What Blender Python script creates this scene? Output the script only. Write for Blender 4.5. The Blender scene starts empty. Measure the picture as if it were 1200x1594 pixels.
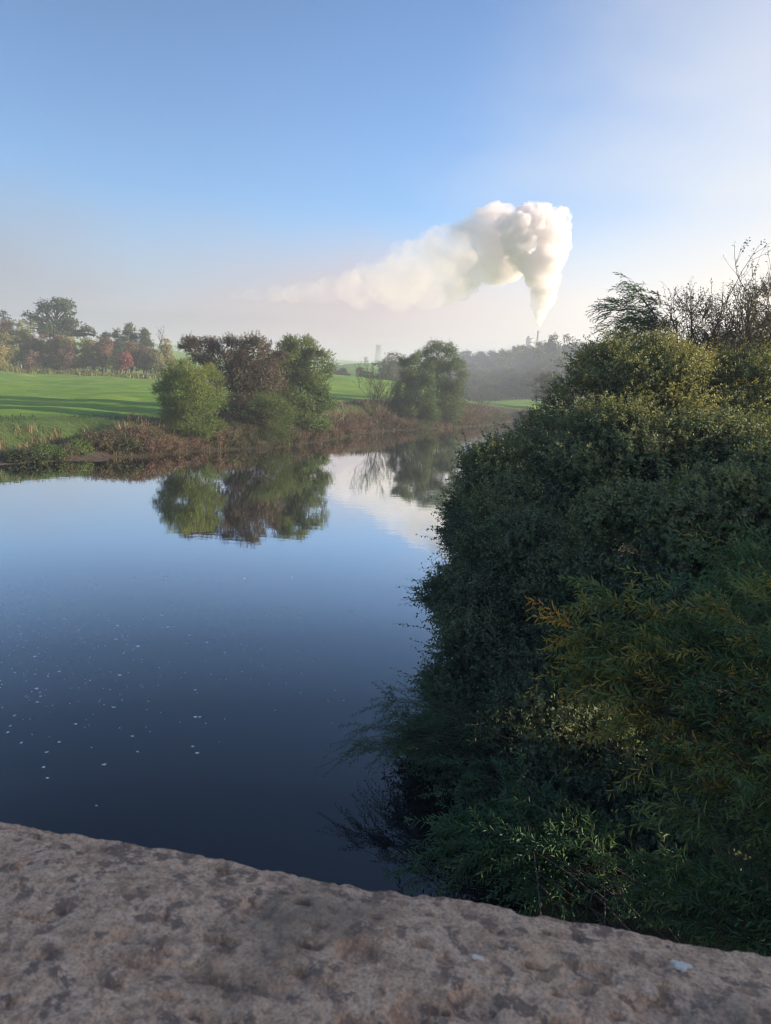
import bpy, math, random
import numpy as np
from mathutils import Matrix
R = math.radians
rng = np.random.default_rng(7)
random.seed(7)
sc = bpy.context.scene
COL = sc.collection

# ------------------------------------------------------------------ camera
CZ, PITCH, ROLL, F = 6.5, R(9.94), R(3.2), 1153.0
cam = bpy.data.objects.new('camera', bpy.data.cameras.new('camera')); COL.objects.link(cam); sc.camera = cam
cam.location = (0, 0, CZ); cam.rotation_euler = (Matrix.Rotation(R(90) - PITCH, 3, 'X') @ Matrix.Rotation(ROLL, 3, 'Z')).to_euler()
cam.data.sensor_fit = 'VERTICAL'; cam.data.sensor_height = 36; cam.data.lens = F / 1594 * 36
cam.data.clip_start = .05; cam.data.clip_end = 6000
cam.data.dof.use_dof = True; cam.data.dof.focus_distance = 45; cam.data.dof.aperture_fstop = 18

# ------------------------------------------------------------------ sun, sky, exposure
SUN_EL, SUN_AZ = R(13), R(95)          # azimuth clockwise from the view axis (+Y)
sd = bpy.data.lights.new('sun', 'SUN'); sd.energy = 5.0; sd.angle = R(.5); sd.color = (1, .81, .61)
sun = bpy.data.objects.new('sun', sd); COL.objects.link(sun)
sun.rotation_euler = (R(90) - SUN_EL, 0, -SUN_AZ + R(180))
sc.view_settings.view_transform = 'Standard'; sc.view_settings.look = 'None'
sc.view_settings.exposure = 1.07; sc.view_settings.gamma = 1
sc.cycles.volume_bounces = 10; sc.cycles.max_bounces = 12; sc.cycles.diffuse_bounces = 5
sc.cycles.transparent_max_bounces = 8; sc.cycles.use_denoising = True; sc.cycles.filter_width = 1.2; sc.cycles.denoising_prefilter = 'ACCURATE'
sc.cycles.volume_max_steps = 128
sc.cycles.caustics_reflective = False; sc.cycles.caustics_refractive = False

def N(nt, typ, **kw):
    n = nt.nodes.new(typ)
    for k, v in kw.items():
        if k.startswith('i_'):
            k2 = k[2:]; n.inputs[int(k2) if k2.isdigit() else k2].default_value = v
        else: setattr(n, k, v)
    return n
def M_(nt, op, a, b=None, c=None, clamp=False):
    n = nt.nodes.new('ShaderNodeMath'); n.operation = op; n.use_clamp = clamp
    for i, v in enumerate((a, b, c)):
        if v is None: continue
        if isinstance(v, (int, float)): n.inputs[i].default_value = v
        else: nt.links.new(v, n.inputs[i])
    return n.outputs[0]
def MR(nt, v, a, b, c, d, smooth=True):
    n = nt.nodes.new('ShaderNodeMapRange'); n.interpolation_type = 'SMOOTHSTEP' if smooth else 'LINEAR'
    nt.links.new(v, n.inputs[0])
    for i, x in enumerate((a, b, c, d)): n.inputs[i + 1].default_value = x
    return n.outputs[0]
def MIX(nt, f, a, b, mode='MIX'):
    n = nt.nodes.new('ShaderNodeMix'); n.data_type = 'RGBA'; n.blend_type = mode
    for i, v in ((0, f), (6, a), (7, b)):
        if isinstance(v, (int, float)): n.inputs[i].default_value = v
        elif isinstance(v, tuple): n.inputs[i].default_value = (*v, 1)
        else: nt.links.new(v, n.inputs[i])
    return n.outputs[2]
def ramp(nt, v, stops):
    n = nt.nodes.new('ShaderNodeValToRGB'); e = n.color_ramp.elements
    while len(e) < len(stops): e.new(.5)
    for el, (p, c) in zip(e, stops):
        el.position = p; el.color = (*c, 1) if len(c) == 3 else c
    nt.links.new(v, n.inputs[0]); return n.outputs[0]

w = bpy.data.worlds.new('World'); sc.world = w; w.use_nodes = True
nt = w.node_tree; bg = nt.nodes['Background']
sky = N(nt, 'ShaderNodeTexSky', sky_type='NISHITA', sun_disc=False, sun_elevation=SUN_EL, sun_rotation=SUN_AZ,
        ozone_density=2.5, dust_density=.5, air_density=1.0)
SKS = .08
tc = N(nt, 'ShaderNodeTexCoord'); sp = N(nt, 'ShaderNodeSeparateXYZ'); nt.links.new(tc.outputs['Generated'], sp.inputs[0])
X, Y, Z = sp.outputs
az = M_(nt, 'ARCTAN2', X, Y)                      # radians from +Y towards +X
el = M_(nt, 'ARCSINE', Z)
sky_c = MIX(nt, 1.0, sky.outputs[0], (1.0, 1.22, 1.5), 'MULTIPLY')
dk = M_(nt, 'MULTIPLY', MR(nt, el, .25, .65, 1.16, .94), MR(nt, az, -.5, .15, .72, 1.04)); cb = N(nt, 'ShaderNodeCombineXYZ'); [nt.links.new(dk, cb.inputs[i_]) for i_ in range(3)]
sky_c = MIX(nt, 1.0, sky_c, cb.outputs[0], 'MULTIPLY')
# high thin veil of cirrus and lit mist on the sunward side
mp = N(nt, 'ShaderNodeMapping'); mp.inputs['Scale'].default_value = (1.2, 1.2, 3.0); nt.links.new(tc.outputs['Generated'], mp.inputs[0])
nz = N(nt, 'ShaderNodeTexNoise', i_Scale=2.2, i_Detail=4.0, i_Roughness=.5); nt.links.new(mp.outputs[0], nz.inputs['Vector'])
nv = nz.outputs[0]
azn = M_(nt, 'ADD', az, M_(nt, 'MULTIPLY', M_(nt, 'SUBTRACT', nv, .5), .45))
veil = MR(nt, azn, .0, .55, 0, .9)
low = MR(nt, el, .1, .7, 1.0, .12)
veil = M_(nt, 'MULTIPLY', veil, low)
K = .8 / SKS
c1 = MIX(nt, veil, sky_c, (.62 * K, .585 * K, .535 * K))
# low bank of mist round the horizon: mauve away from the sun, peach towards it
eln = M_(nt, 'ADD', el, M_(nt, 'MULTIPLY', M_(nt, 'SUBTRACT', nv, .5), .16))
bank = MR(nt, eln, .075, .225, .95, 0)
bcol = ramp(nt, MR(nt, az, -.6, .5, 0, 1, False), [(0, (.155 * K, .18 * K, .25 * K)), (.5, (.41 * K, .325 * K, .34 * K)), (.78, (.66 * K, .60 * K, .55 * K)), (1, (.72 * K, .63 * K, .53 * K))])
for e_ in (): pass
c2 = MIX(nt, bank, c1, bcol)
nt.links.new(c2, bg.inputs[0]); bg.inputs[1].default_value = SKS

# ------------------------------------------------------------------ pixel helper (distance Y=D metres ahead)
cp, sp_ = math.cos(PITCH), math.sin(PITCH)
def ray(px, py):
    a = (px - 600) / F; b = (797 - py) / F
    a, b = a * math.cos(ROLL) - b * math.sin(ROLL), a * math.sin(ROLL) + b * math.cos(ROLL)
    return np.array([a, cp + b * sp_, -sp_ + b * cp])
def P(px, py, D):
    r = ray(px, py); return np.array([0, 0, CZ]) + r * (D / r[1])
left_px = [(-60, 728), (0, 724), (60, 720), (120, 716), (170, 712), (230, 710), (300, 703), (370, 699), (430, 697), (480, 690), (520, 684), (560, 676), (600, 671), (660, 668), (710, 666), (760, 662), (800, 656)]
TD = [60., 60.]
def use(px, off, D0):
    """the next bankside things near distance D0 stand `off` metres behind the waterline seen at px"""
    TD[0] = G(px, float(np.interp(px, [q[0] for q in left_px], [q[1] for q in left_px])))[1] + off; TD[1] = D0
def nd(D):
    if 45 < D < 100: return TD[0] + (D - TD[1])
    return D * .88 if D < 45 else D
def G(px, py, z=0.):
    r = ray(px, py); return np.array([0, 0, CZ]) + r * ((z - CZ) / r[2])

# ------------------------------------------------------------------ numpy noise
def _h(ix, iy, iz, s):
    n = (ix * 73856093) ^ (iy * 19349663) ^ (iz * 83492791) ^ (s * 2654435761)
    n &= 0xffffffff; n = ((n ^ (n >> 13)) * 1274126177) & 0xffffffff; n ^= n >> 16
    return (n & 0xffff) / 32767.5 - 1
def vn(p, s=1):
    p = np.asarray(p, float); i = np.floor(p).astype(np.int64); f = p - i; u = f * f * (3 - 2 * f)
    o = 0
    for a in (0, 1):
        for b in (0, 1):
            for c in (0, 1):
                wt = (u[:, 0] if a else 1 - u[:, 0]) * (u[:, 1] if b else 1 - u[:, 1]) * (u[:, 2] if c else 1 - u[:, 2])
                o = o + wt * _h(i[:, 0] + a, i[:, 1] + b, i[:, 2] + c, s)
    return o
def fbm(p, oct=4, s=1, gain=.5):
    o = 0; a = 1
    for k in range(oct): o = o + a * vn(np.asarray(p) * 2 ** k, s + k); a *= gain
    return o

# ------------------------------------------------------------------ mesh helpers
def mesh(name, V, Q, mat, parent=None, smooth=False, tint=None, T=None):
    """V (n,3); Q (m,4) quads; T (k,3) tris"""
    V = np.asarray(V, np.float32); Q = np.asarray(Q, np.int32).reshape(-1, 4)
    T = np.zeros((0, 3), np.int32) if T is None else np.asarray(T, np.int32)
    me = bpy.data.meshes.new(name); me.vertices.add(len(V)); me.vertices.foreach_set('co', V.ravel())
    nl = Q.size + T.size; npoly = len(Q) + len(T)
    me.loops.add(nl); me.loops.foreach_set('vertex_index', np.concatenate([Q.ravel(), T.ravel()]))
    me.polygons.add(npoly)
    st = np.concatenate([np.arange(len(Q)) * 4, Q.size + np.arange(len(T)) * 3]).astype(np.int32)
    me.polygons.foreach_set('loop_start', st)
    if smooth: me.polygons.foreach_set('use_smooth', np.ones(npoly, bool))
    me.update(calc_edges=True)
    if tint is not None:
        a = me.attributes.new('tint', 'FLOAT', 'FACE'); a.data.foreach_set('value', np.asarray(tint, np.float32))
    me.materials.append(mat)
    o = bpy.data.objects.new(name, me); COL.objects.link(o)
    if parent: o.parent = parent
    return o
def tag(o, label=None, cat=None, group=None, kind=None):
    if label: o['label'] = label
    if cat: o['category'] = cat
    if group: o['group'] = group
    if kind: o['kind'] = kind
    return o
def empty(name, loc, label, cat, group=None):
    o = bpy.data.objects.new(name, None); COL.objects.link(o); o.location = loc; o.empty_display_size = .2
    return tag(o, label, cat, group)
def tubes(lst, sides=5):
    """lst of (points (n,3), radii (n,)) -> V,Q"""
    Vs, Qs, off = [], [], 0
    for pts, rad in lst:
        pts = np.asarray(pts, float); rad = np.asarray(rad, float); n = len(pts)
        tg = np.gradient(pts, axis=0); tg /= np.linalg.norm(tg, axis=1, keepdims=True) + 1e-9
        ref = np.array([1, 0, 0.]) if abs(tg[0, 0]) < .8 else np.array([0, 1., 0])
        a = np.cross(tg, ref); a /= np.linalg.norm(a, axis=1, keepdims=True) + 1e-9; b = np.cross(tg, a)
        th = np.arange(sides) * 2 * np.pi / sides
        ring = pts[:, None] + rad[:, None, None] * (np.cos(th)[None, :, None] * a[:, None] + np.sin(th)[None, :, None] * b[:, None])
        Vs.append(ring.reshape(-1, 3))
        i = np.arange(n - 1)[:, None] * sides; j = np.arange(sides)[None]; j2 = (j + 1) % sides
        Qs.append(np.stack([i + j, i + j2, i + sides + j2, i + sides + j], -1).reshape(-1, 4) + off); off += n * sides
    return np.concatenate(Vs), np.concatenate(Qs)
def nrm(a): return a / (np.linalg.norm(a, axis=-1, keepdims=True) + 1e-9)
def perp(t):
    r = rng.normal(size=t.shape); return nrm(np.cross(t, r))
def shoots(base, d, L, m, lL, lW, ang=.9, droop=.15, tint=None, tj=.12, stem=.004, jit=.35, t0=.1, simple=False, ldroop=.2):
    """leafy shoots; returns V, Q, tint for leaves and V,Q for stems"""
    n = len(base); d = nrm(d); L = np.broadcast_to(L, n).astype(float)
    t = np.linspace(t0, 1, m)[None] + rng.uniform(-.4, .4, (n, m)) / m
    z = np.array([0, 0, 1.])
    pos = base[:, None] + d[:, None] * (L[:, None] * t)[..., None] - z * (L[:, None] * droop * t * t)[..., None]
    tan = nrm(d[:, None] - z * (2 * droop * t)[..., None])
    p1 = perp(tan[:, 0])[:, None] * np.ones((1, m, 1)); p1 = nrm(p1 - tan * (p1 * tan).sum(-1, keepdims=True)); p2 = np.cross(tan, p1)
    ph = 2.4 * np.arange(m)[None] + rng.uniform(0, 6.3, (n, 1)) + rng.normal(0, .3, (n, m))
    s = np.cos(ph)[..., None] * p1 + np.sin(ph)[..., None] * p2
    a = (ang + rng.normal(0, .2, (n, m)))[..., None]
    ld = nrm(np.cos(a) * tan + np.sin(a) * s - z * ldroop * rng.uniform(0, 1.5, (n, m, 1)) + jit * rng.normal(size=(n, m, 3)) * .5)
    wd = np.cross(tan, s) + .35 * rng.normal(size=(n, m, 3)); wd = nrm(wd - ld * (wd * ld).sum(-1, keepdims=True)); nn = np.cross(ld, wd)
    ls = lL * rng.uniform(.6, 1.2, (n, m, 1)) * (1 - .35 * t[..., None] ** 3); ws = lW * rng.uniform(.75, 1.2, (n, m, 1)) * .5
    if simple:
        v = np.stack([pos, pos + ld * ls * .45 + wd * ws, pos + ld * ls - nn * ls * .1, pos + ld * ls * .45 - wd * ws], 2)
        V = v.reshape(-1, 3); k = np.arange(n * m)[:, None] * 4; Q = k + np.array([[0, 1, 2, 3]]); per = 1
    else:
        f = nn * ws * .35
        v = np.stack([pos, pos + ld * ls * .3 + wd * ws + f, pos + ld * ls * .7 + wd * ws * .85 + f * .6, pos + ld * ls - nn * ls * .12,
                      pos + ld * ls * .7 - wd * ws * .85 + f * .6, pos + ld * ls * .3 - wd * ws + f], 2)
        V = v.reshape(-1, 3); k = np.arange(n * m)[:, None] * 6
        Q = np.stack([k + np.array([[0, 1, 2, 3]]), k + np.array([[0, 3, 4, 5]])], 1).reshape(-1, 4); per = 2
    ti = (np.full(n, .5) if tint is None else tint)[:, None] + rng.normal(0, tj, (n, m))
    ti = np.repeat(np.clip(ti, 0, 1).ravel(), per)
    # stems
    ts = np.linspace(0, .97, 4)[None, :, None]
    sp = base[:, None] + d[:, None] * L[:, None, None] * ts - z * (L[:, None, None] * droop * ts ** 2)
    q1 = p1[:, :1]; q2 = p2[:, :1]
    rr = stem * (1 - .7 * ts)
    ring = np.stack([sp + q1 * rr, sp + (-.5 * q1 + .87 * q2) * rr, sp + (-.5 * q1 - .87 * q2) * rr], 2)   # n,4,3,3
    SV = ring.reshape(-1, 3); b0 = (np.arange(n) * 12)[:, None, None]; i = np.arange(3)[None, :, None] * 3; j = np.arange(3)[None, None]; j2 = (j + 1) % 3
    SQ = np.stack([b0 + i + j, b0 + i + j2, b0 + i + 3 + j2, b0 + i + 3 + j], -1).reshape(-1, 4)
    return V, Q, ti, SV, SQ

# ------------------------------------------------------------------ materials
def new_mat(name):
    m = bpy.data.materials.new(name); m.use_nodes = True; nt = m.node_tree
    return m, nt, nt.nodes['Principled BSDF'], nt.nodes['Material Output']
def leaf_mat(name, stops, trans=.25, rough=.5, spec=.35, gain=1.3):
    m, nt, b, out = new_mat(name)
    at = N(nt, 'ShaderNodeAttribute', attribute_name='tint')
    c = ramp(nt, at.outputs['Fac'], [(p_, tuple(min(.9, x_ * gain) for x_ in c_)) for p_, c_ in stops])
    nt.links.new(c, b.inputs['Base Color']); b.inputs['Roughness'].default_value = rough; b.inputs['Specular IOR Level'].default_value = spec
    if trans:
        tr = N(nt, 'ShaderNodeBsdfTranslucent'); nt.links.new(MIX(nt, 1., c, (1.25, 1.15, .6), 'MULTIPLY'), tr.inputs[0])
        mx = N(nt, 'ShaderNodeMixShader', i_0=trans); nt.links.new(b.outputs[0], mx.inputs[1]); nt.links.new(tr.outputs[0], mx.inputs[2]); nt.links.new(mx.outputs[0], out.inputs[0])
    return m
def bark_mat(name, c1, c2, scale=14):
    m, nt, b, out = new_mat(name)
    tc = N(nt, 'ShaderNodeTexCoord'); nz = N(nt, 'ShaderNodeTexNoise', i_Scale=scale, i_Detail=6.0); nt.links.new(tc.outputs['Object'], nz.inputs['Vector'])
    nt.links.new(ramp(nt, nz.outputs[0], [(.3, c1), (.7, c2)]), b.inputs['Base Color']); b.inputs['Roughness'].default_value = .9
    bp = N(nt, 'ShaderNodeBump', i_Strength=.5, i_Distance=.02); nt.links.new(nz.outputs[0], bp.inputs['Height']); nt.links.new(bp.outputs[0], b.inputs['Normal'])
    return m
BARK = bark_mat('bark', (.035, .028, .022), (.11, .09, .07))
BARK_G = bark_mat('pale_bark', (.06, .05, .04), (.15, .125, .10))
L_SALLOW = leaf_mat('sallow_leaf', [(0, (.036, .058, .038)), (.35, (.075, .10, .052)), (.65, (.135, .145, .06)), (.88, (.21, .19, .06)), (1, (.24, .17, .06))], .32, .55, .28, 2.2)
L_OSIER = leaf_mat('osier_leaf', [(0, (.03, .075, .04)), (.4, (.07, .13, .055)), (.62, (.16, .17, .05)), (.82, (.34, .25, .05)), (1, (.42, .20, .04))], .3, .55, .25, 1.8)
L_WILLOW = leaf_mat('willow_leaf', [(0, (.045, .09, .025)), (.5, (.11, .17, .04)), (.85, (.21, .25, .06)), (1, (.30, .26, .07))], .3)
L_BROWN = leaf_mat('brown_leaf', [(0, (.035, .028, .02)), (.45, (.075, .052, .036)), (.75, (.085, .09, .035)), (.93, (.16, .11, .05)), (1, (.30, .28, .06))], .2)
L_GREEN = leaf_mat('alder_leaf', [(0, (.03, .065, .02)), (.5, (.07, .125, .03)), (.8, (.13, .17, .045)), (1, (.22, .16, .06))], .25)
L_OAK = leaf_mat('oak_leaf', [(0, (.025, .05, .03)), (.5, (.045, .075, .035)), (1, (.10, .10, .04))], .15)
L_RED = leaf_mat('hawthorn_leaf', [(0, (.06, .035, .03)), (.5, (.115, .065, .045)), (.8, (.16, .10, .06)), (1, (.13, .13, .045))], .15)
L_CRIM = leaf_mat('crimson_leaf', [(0, (.12, .04, .035)), (.6, (.22, .06, .05)), (1, (.22, .12, .07))], .15)
L_OLIVE = leaf_mat('olive_leaf', [(0, (.05, .065, .025)), (.5, (.12, .125, .035)), (1, (.24, .20, .06))], .15)
L_MIST = leaf_mat('wood_leaf', [(0, (.03, .042, .022)), (.5, (.06, .07, .03)), (.85, (.12, .10, .04)), (1, (.16, .09, .05))], .15)
L_BRAM = leaf_mat('bramble_leaf', [(0, (.035, .06, .02)), (.4, (.075, .085, .035)), (.7, (.11, .082, .05)), (1, (.17, .115, .075))], .2)
L_DEAD = leaf_mat('dead_stem', [(0, (.10, .06, .04)), (.5, (.15, .105, .065)), (1, (.26, .20, .12))], .15)
L_GRASS = leaf_mat('grass_blade', [(0, (.02, .06, .012)), (.5, (.05, .12, .02)), (.85, (.12, .17, .04)), (1, (.28, .24, .09))], .25)
L_RANK = leaf_mat('rank_grass', [(0, (.08, .10, .03)), (.5, (.20, .20, .06)), (1, (.40, .32, .15))], .2)

# ------------------------------------------------------------------ terrain
LS = [(-400, 14), (-120, 28), (-55, 38)] + [tuple(G(*p)[:2]) for p in left_px] + [(40, 146), (60, 149), (100, 148), (170, 140), (300, 120), (500, 100)]
RS = [(2.6, -60), (2.6, 4), (2.3, 8), (2.6, 12), (3.4, 18), (5, 28), (8, 40), (12, 52), (17, 68), (23, 88), (34, 110), (52, 124), (100, 126), (170, 118), (300, 98), (500, 78)]
LSa, RSa = np.array(LS), np.array(RS)
def poly_d(x, y, line):
    best = np.full(x.shape, 1e9); sgn = np.ones(x.shape)
    for (ax, ay), (bx, by) in zip(line[:-1], line[1:]):
        dx, dy = bx - ax, by - ay; t = np.clip(((x - ax) * dx + (y - ay) * dy) / (dx * dx + dy * dy), 0, 1)
        ex, ey = x - ax - t * dx, y - ay - t * dy; d = np.hypot(ex, ey); c = dx * (y - ay) - dy * (x - ax)
        m = d < best - 1e-9; best = np.where(m, d, best); sgn = np.where(m, np.sign(c), sgn)
    return best * sgn          # positive = to the left of the travel direction
def sst(a, b, x): t = np.clip((x - a) / (b - a), 0, 1); return t * t * (3 - 2 * t)
def height(x, y):
    x = np.asarray(x, float); y = np.asarray(y, float); sh = x.shape; x = x.ravel(); y = y.ravel()
    dl = poly_d(x, y, LSa); dr = -poly_d(x, y, RSa)      # dl>0: on the left/far bank; dr>0: right bank
    p3 = np.stack([x / 9, y / 9, np.zeros_like(x)], 1)
    n1 = vn(p3, 3); n2 = fbm(np.stack([x / 10, y / 8, np.zeros_like(x)], 1), 4, 11, .5)
    S = np.clip((y - 75 - 70 * sst(5, 25, x)) / 120, 0, 1.15)
    fl = 1.95 + .5 * sst(0, -32, x) + S * (2.4 - .5 * sst(0, 30, x) + 3.4 * np.exp(-((x + 12) / 26) ** 2)) + n2 * .30 * sst(4, 16, dl)
    mid = sst(-60, -30, x) * sst(40, 10, x - (y - 200) * .12)
    fl = fl - 3.5 * sst(182, 240, y) * mid + 9 * sst(250, 420, y) * sst(.14, .06, x / (y + 1))
    fl = fl + 13 * np.exp(-((x - 130) ** 2) / (2 * 78 ** 2) - ((y - 345) ** 2) / (2 * 75 ** 2)) * sst(240, 300, y)
    fl = fl + 22 * sst(500, 1400, y) * (.6 + .6 * sst(1.2, -.3, x / (y + 1))) * (1 + .3 * vn(np.stack([x / 160, y / 160, x * 0], 1), 5)) + 4 * sst(-70, -160, x) * sst(140, 300, y)
    beach = sst(-20, -24, x)                               # shallow mud beach at far left
    w_ = 1.4 + 2.4 * beach + .35 * n1
    prof = np.where(dl < w_, (.35 + .5 * (1 - beach)) * np.clip(dl / w_, 0, 1) ** (1 + .0 * beach), 0)
    top = (.35 + .5 * (1 - beach))
    hl = np.where(dl < w_, prof, top + (fl - top) * sst(-.6, 3.6, dl - w_)) + .10 * n1 * sst(0, 3, dl) * (1 - sst(6, 16, dl))
    hr = 1.5 * sst(0, 2.5, dr) + 1.5 * sst(3, 14, dr) + .15 * n1
    h = np.where(dl > 0, hl, np.where(dr > 0, hr, -.9 * sst(0, 3, np.minimum(-dl, -dr))))
    return h.reshape(sh)
def hz(x, y): return float(height(np.array([x]), np.array([y]))[0])
def axis(a, b, c, d, fine, coarse):
    """fine spacing in b..c growing outwards to a and d"""
    o = list(np.arange(b, c, fine)); s = fine; v = o[-1]
    while v < d: s = min(s * 1.06, coarse); v += s; o.append(v)
    s = fine; v = b; pre = []
    while v > a: s = min(s * 1.06, coarse); v -= s; pre.append(v)
    return np.array(pre[::-1] + o)
gx = axis(-900, -62, 45, 1100, .45, 40); gy = axis(-60, 36, 170, 1500, .45, 30)
GX, GY = np.meshgrid(gx, gy, indexing='ij'); GZ = height(GX, GY)
nx, ny = GX.shape; idx = np.arange(nx * ny).reshape(nx, ny)
Qt = np.stack([idx[:-1, :-1], idx[1:, :-1], idx[1:, 1:], idx[:-1, 1:]], -1).reshape(-1, 4)
m, nt, b, out = new_mat('meadow_and_mud')
tc = N(nt, 'ShaderNodeTexCoord'); sp = N(nt, 'ShaderNodeSeparateXYZ'); nt.links.new(tc.outputs['Object'], sp.inputs[0])
mp = N(nt, 'ShaderNodeMapping'); mp.inputs['Scale'].default_value = (.5, 1.6, 1); nt.links.new(tc.outputs['Object'], mp.inputs[0])
n1 = N(nt, 'ShaderNodeTexNoise', i_Scale=.28, i_Detail=6.0, i_Roughness=.62); nt.links.new(mp.outputs[0], n1.inputs['Vector'])
n2 = N(nt, 'ShaderNodeTexNoise', i_Scale=2.6, i_Detail=5.0, i_Roughness=.7); nt.links.new(mp.outputs[0], n2.inputs['Vector'])
g1 = ramp(nt, n1.outputs[0], [(.3, (.10, .22, .025)), (.5, (.17, .31, .035)), (.7, (.28, .38, .05))])
g2 = MIX(nt, MR(nt, n2.outputs[0], .45, .75, 0, .45), g1, (.27, .33, .08))
mudc = ramp(nt, n2.outputs[0], [(.3, (.07, .055, .045)), (.7, (.20, .155, .13))])
earth = ramp(nt, n2.outputs[0], [(.3, (.04, .055, .02)), (.55, (.10, .09, .045)), (.75, (.17, .11, .07))])
zz = M_(nt, 'ADD', sp.outputs[2], M_(nt, 'MULTIPLY', n2.outputs[0], .35))
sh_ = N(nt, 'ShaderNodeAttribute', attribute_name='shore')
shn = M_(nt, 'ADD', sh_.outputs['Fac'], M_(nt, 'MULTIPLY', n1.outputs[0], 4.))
rough = ramp(nt, n2.outputs[0], [(.35, (.045, .085, .025)), (.6, (.08, .13, .035)), (.75, (.16, .16, .06))])  # dark green margin: shade over the near meadow painted into the ground colour
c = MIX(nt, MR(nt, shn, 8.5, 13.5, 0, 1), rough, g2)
c = MIX(nt, MR(nt, shn, 4.6, 6.4, 0, 1), earth, c)
c = MIX(nt, MR(nt, zz, .35, .75, .75, 0), c, (.035, .03, .024))
c = MIX(nt, M_(nt, 'MULTIPLY', MR(nt, sp.outputs[0], .5, 2, 0, 1), MR(nt, sp.outputs[1], 55, 75, 1, 0)), c, earth)
c = MIX(nt, M_(nt, 'MULTIPLY', MR(nt, zz, .5, .7, 1, 0), MR(nt, sp.outputs[0], -24, -18, 1, 0)), c, mudc)
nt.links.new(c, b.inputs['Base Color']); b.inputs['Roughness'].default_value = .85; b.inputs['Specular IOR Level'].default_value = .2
bp = N(nt, 'ShaderNodeBump', i_Strength=.9, i_Distance=.22); nt.links.new(n2.outputs[0], bp.inputs['Height']); nt.links.new(bp.outputs[0], b.inputs['Normal'])
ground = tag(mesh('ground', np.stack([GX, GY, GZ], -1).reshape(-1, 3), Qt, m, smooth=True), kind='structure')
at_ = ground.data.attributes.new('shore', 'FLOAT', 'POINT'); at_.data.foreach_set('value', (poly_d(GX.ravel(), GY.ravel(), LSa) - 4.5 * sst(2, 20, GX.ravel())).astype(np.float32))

# ------------------------------------------------------------------ river water
m, nt, b, out = new_mat('river_water')
tc = N(nt, 'ShaderNodeTexCoord')
mp = N(nt, 'ShaderNodeMapping'); mp.inputs['Scale'].default_value = (.7, 1.5, 1); nt.links.new(tc.outputs['Object'], mp.inputs[0])
nz = N(nt, 'ShaderNodeTexNoise', i_Scale=1.3, i_Detail=3.0, i_Roughness=.5); nt.links.new(mp.outputs[0], nz.inputs['Vector'])
bp = N(nt, 'ShaderNodeBump', i_Strength=.12, i_Distance=.02); nt.links.new(nz.outputs[0], bp.inputs['Height'])
lw = N(nt, 'ShaderNodeLayerWeight', i_Blend=.5)
fr = ramp(nt, lw.outputs['Facing'], [(.25, (.03,) * 3), (.475, (.085,) * 3), (.585, (.165,) * 3), (.66, (.30,) * 3), (.73, (.54,) * 3), (.782, (.74,) * 3), (.87, (.9,) * 3)])
gl = N(nt, 'ShaderNodeBsdfGlossy', i_Roughness=.012); gl.inputs[0].default_value = (1, 1, 1, 1); nt.links.new(bp.outputs[0], gl.inputs['Normal'])
df = N(nt, 'ShaderNodeBsdfDiffuse'); df.inputs[0].default_value = (.010, .011, .012, 1)
mx = N(nt, 'ShaderNodeMixShader'); nt.links.new(fr, mx.inputs[0]); nt.links.new(df.outputs[0], mx.inputs[1]); nt.links.new(gl.outputs[0], mx.inputs[2]); nt.links.new(mx.outputs[0], out.inputs[0])
wv = [(-420, -60, 0), (520, -60, 0), (520, 165, 0), (-420, 165, 0)]
tag(mesh('river_water', wv, [[0, 1, 2, 3]], m), kind='structure')

# ------------------------------------------------------------------ trees
def crown(blobs, n, kind, sub=9, subr=.32, spread=1.0, up=.45, size=1.0, core=.25, ysh=0., seed=0):
    """points and outward directions of twigs scattered through lumpy clumps; returns twigs + clump centres"""
    bl = np.array(blobs, float); c, r = bl[:, :3], bl[:, 3:6]
    wgt = (r[:, 0] * r[:, 1] + r[:, 0] * r[:, 2] + r[:, 1] * r[:, 2]) ; wgt /= wgt.sum()
    cc, cr, owner = [], [], []
    for i in range(len(bl)):
        k = max(8, int(sub * len(bl) * wgt[i]))
        d = nrm(rng.normal(size=(k, 3)) + np.array([0, 0, .25])); rad = rng.uniform(.5, 1.0, (k, 1)) ** .6
        cc.append(c[i] + d * r[i] * rad); cr.append(np.full(k, subr * (r[i].prod() ** (1 / 3))) * rng.uniform(.6, 1.35, k)); owner += [i] * k
    cc = np.concatenate(cc); cr = np.concatenate(cr); owner = np.array(owner)
    w2 = cr ** 2 / (cr ** 2).sum(); pick = rng.choice(len(cc), n, p=w2)
    d = nrm(rng.normal(size=(n, 3))); rr = cr[pick, None] * rng.uniform(.15, 1, (n, 1)) ** .5 * (1 + .3 * rng.normal(size=(n, 1)) * spread)
    pos = cc[pick] + d * rr * np.array([1.15, 1.15, .8])
    out_ = nrm(nrm(pos - cc[pick]) + .8 * nrm(pos - c[owner[pick]]) + np.array([0, 0, up]) + .5 * rng.normal(size=(n, 3)))
    ctint = rng.normal(0, .08, len(cc))
    return pos, out_, cc, cr, owner, ctint[pick]
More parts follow.
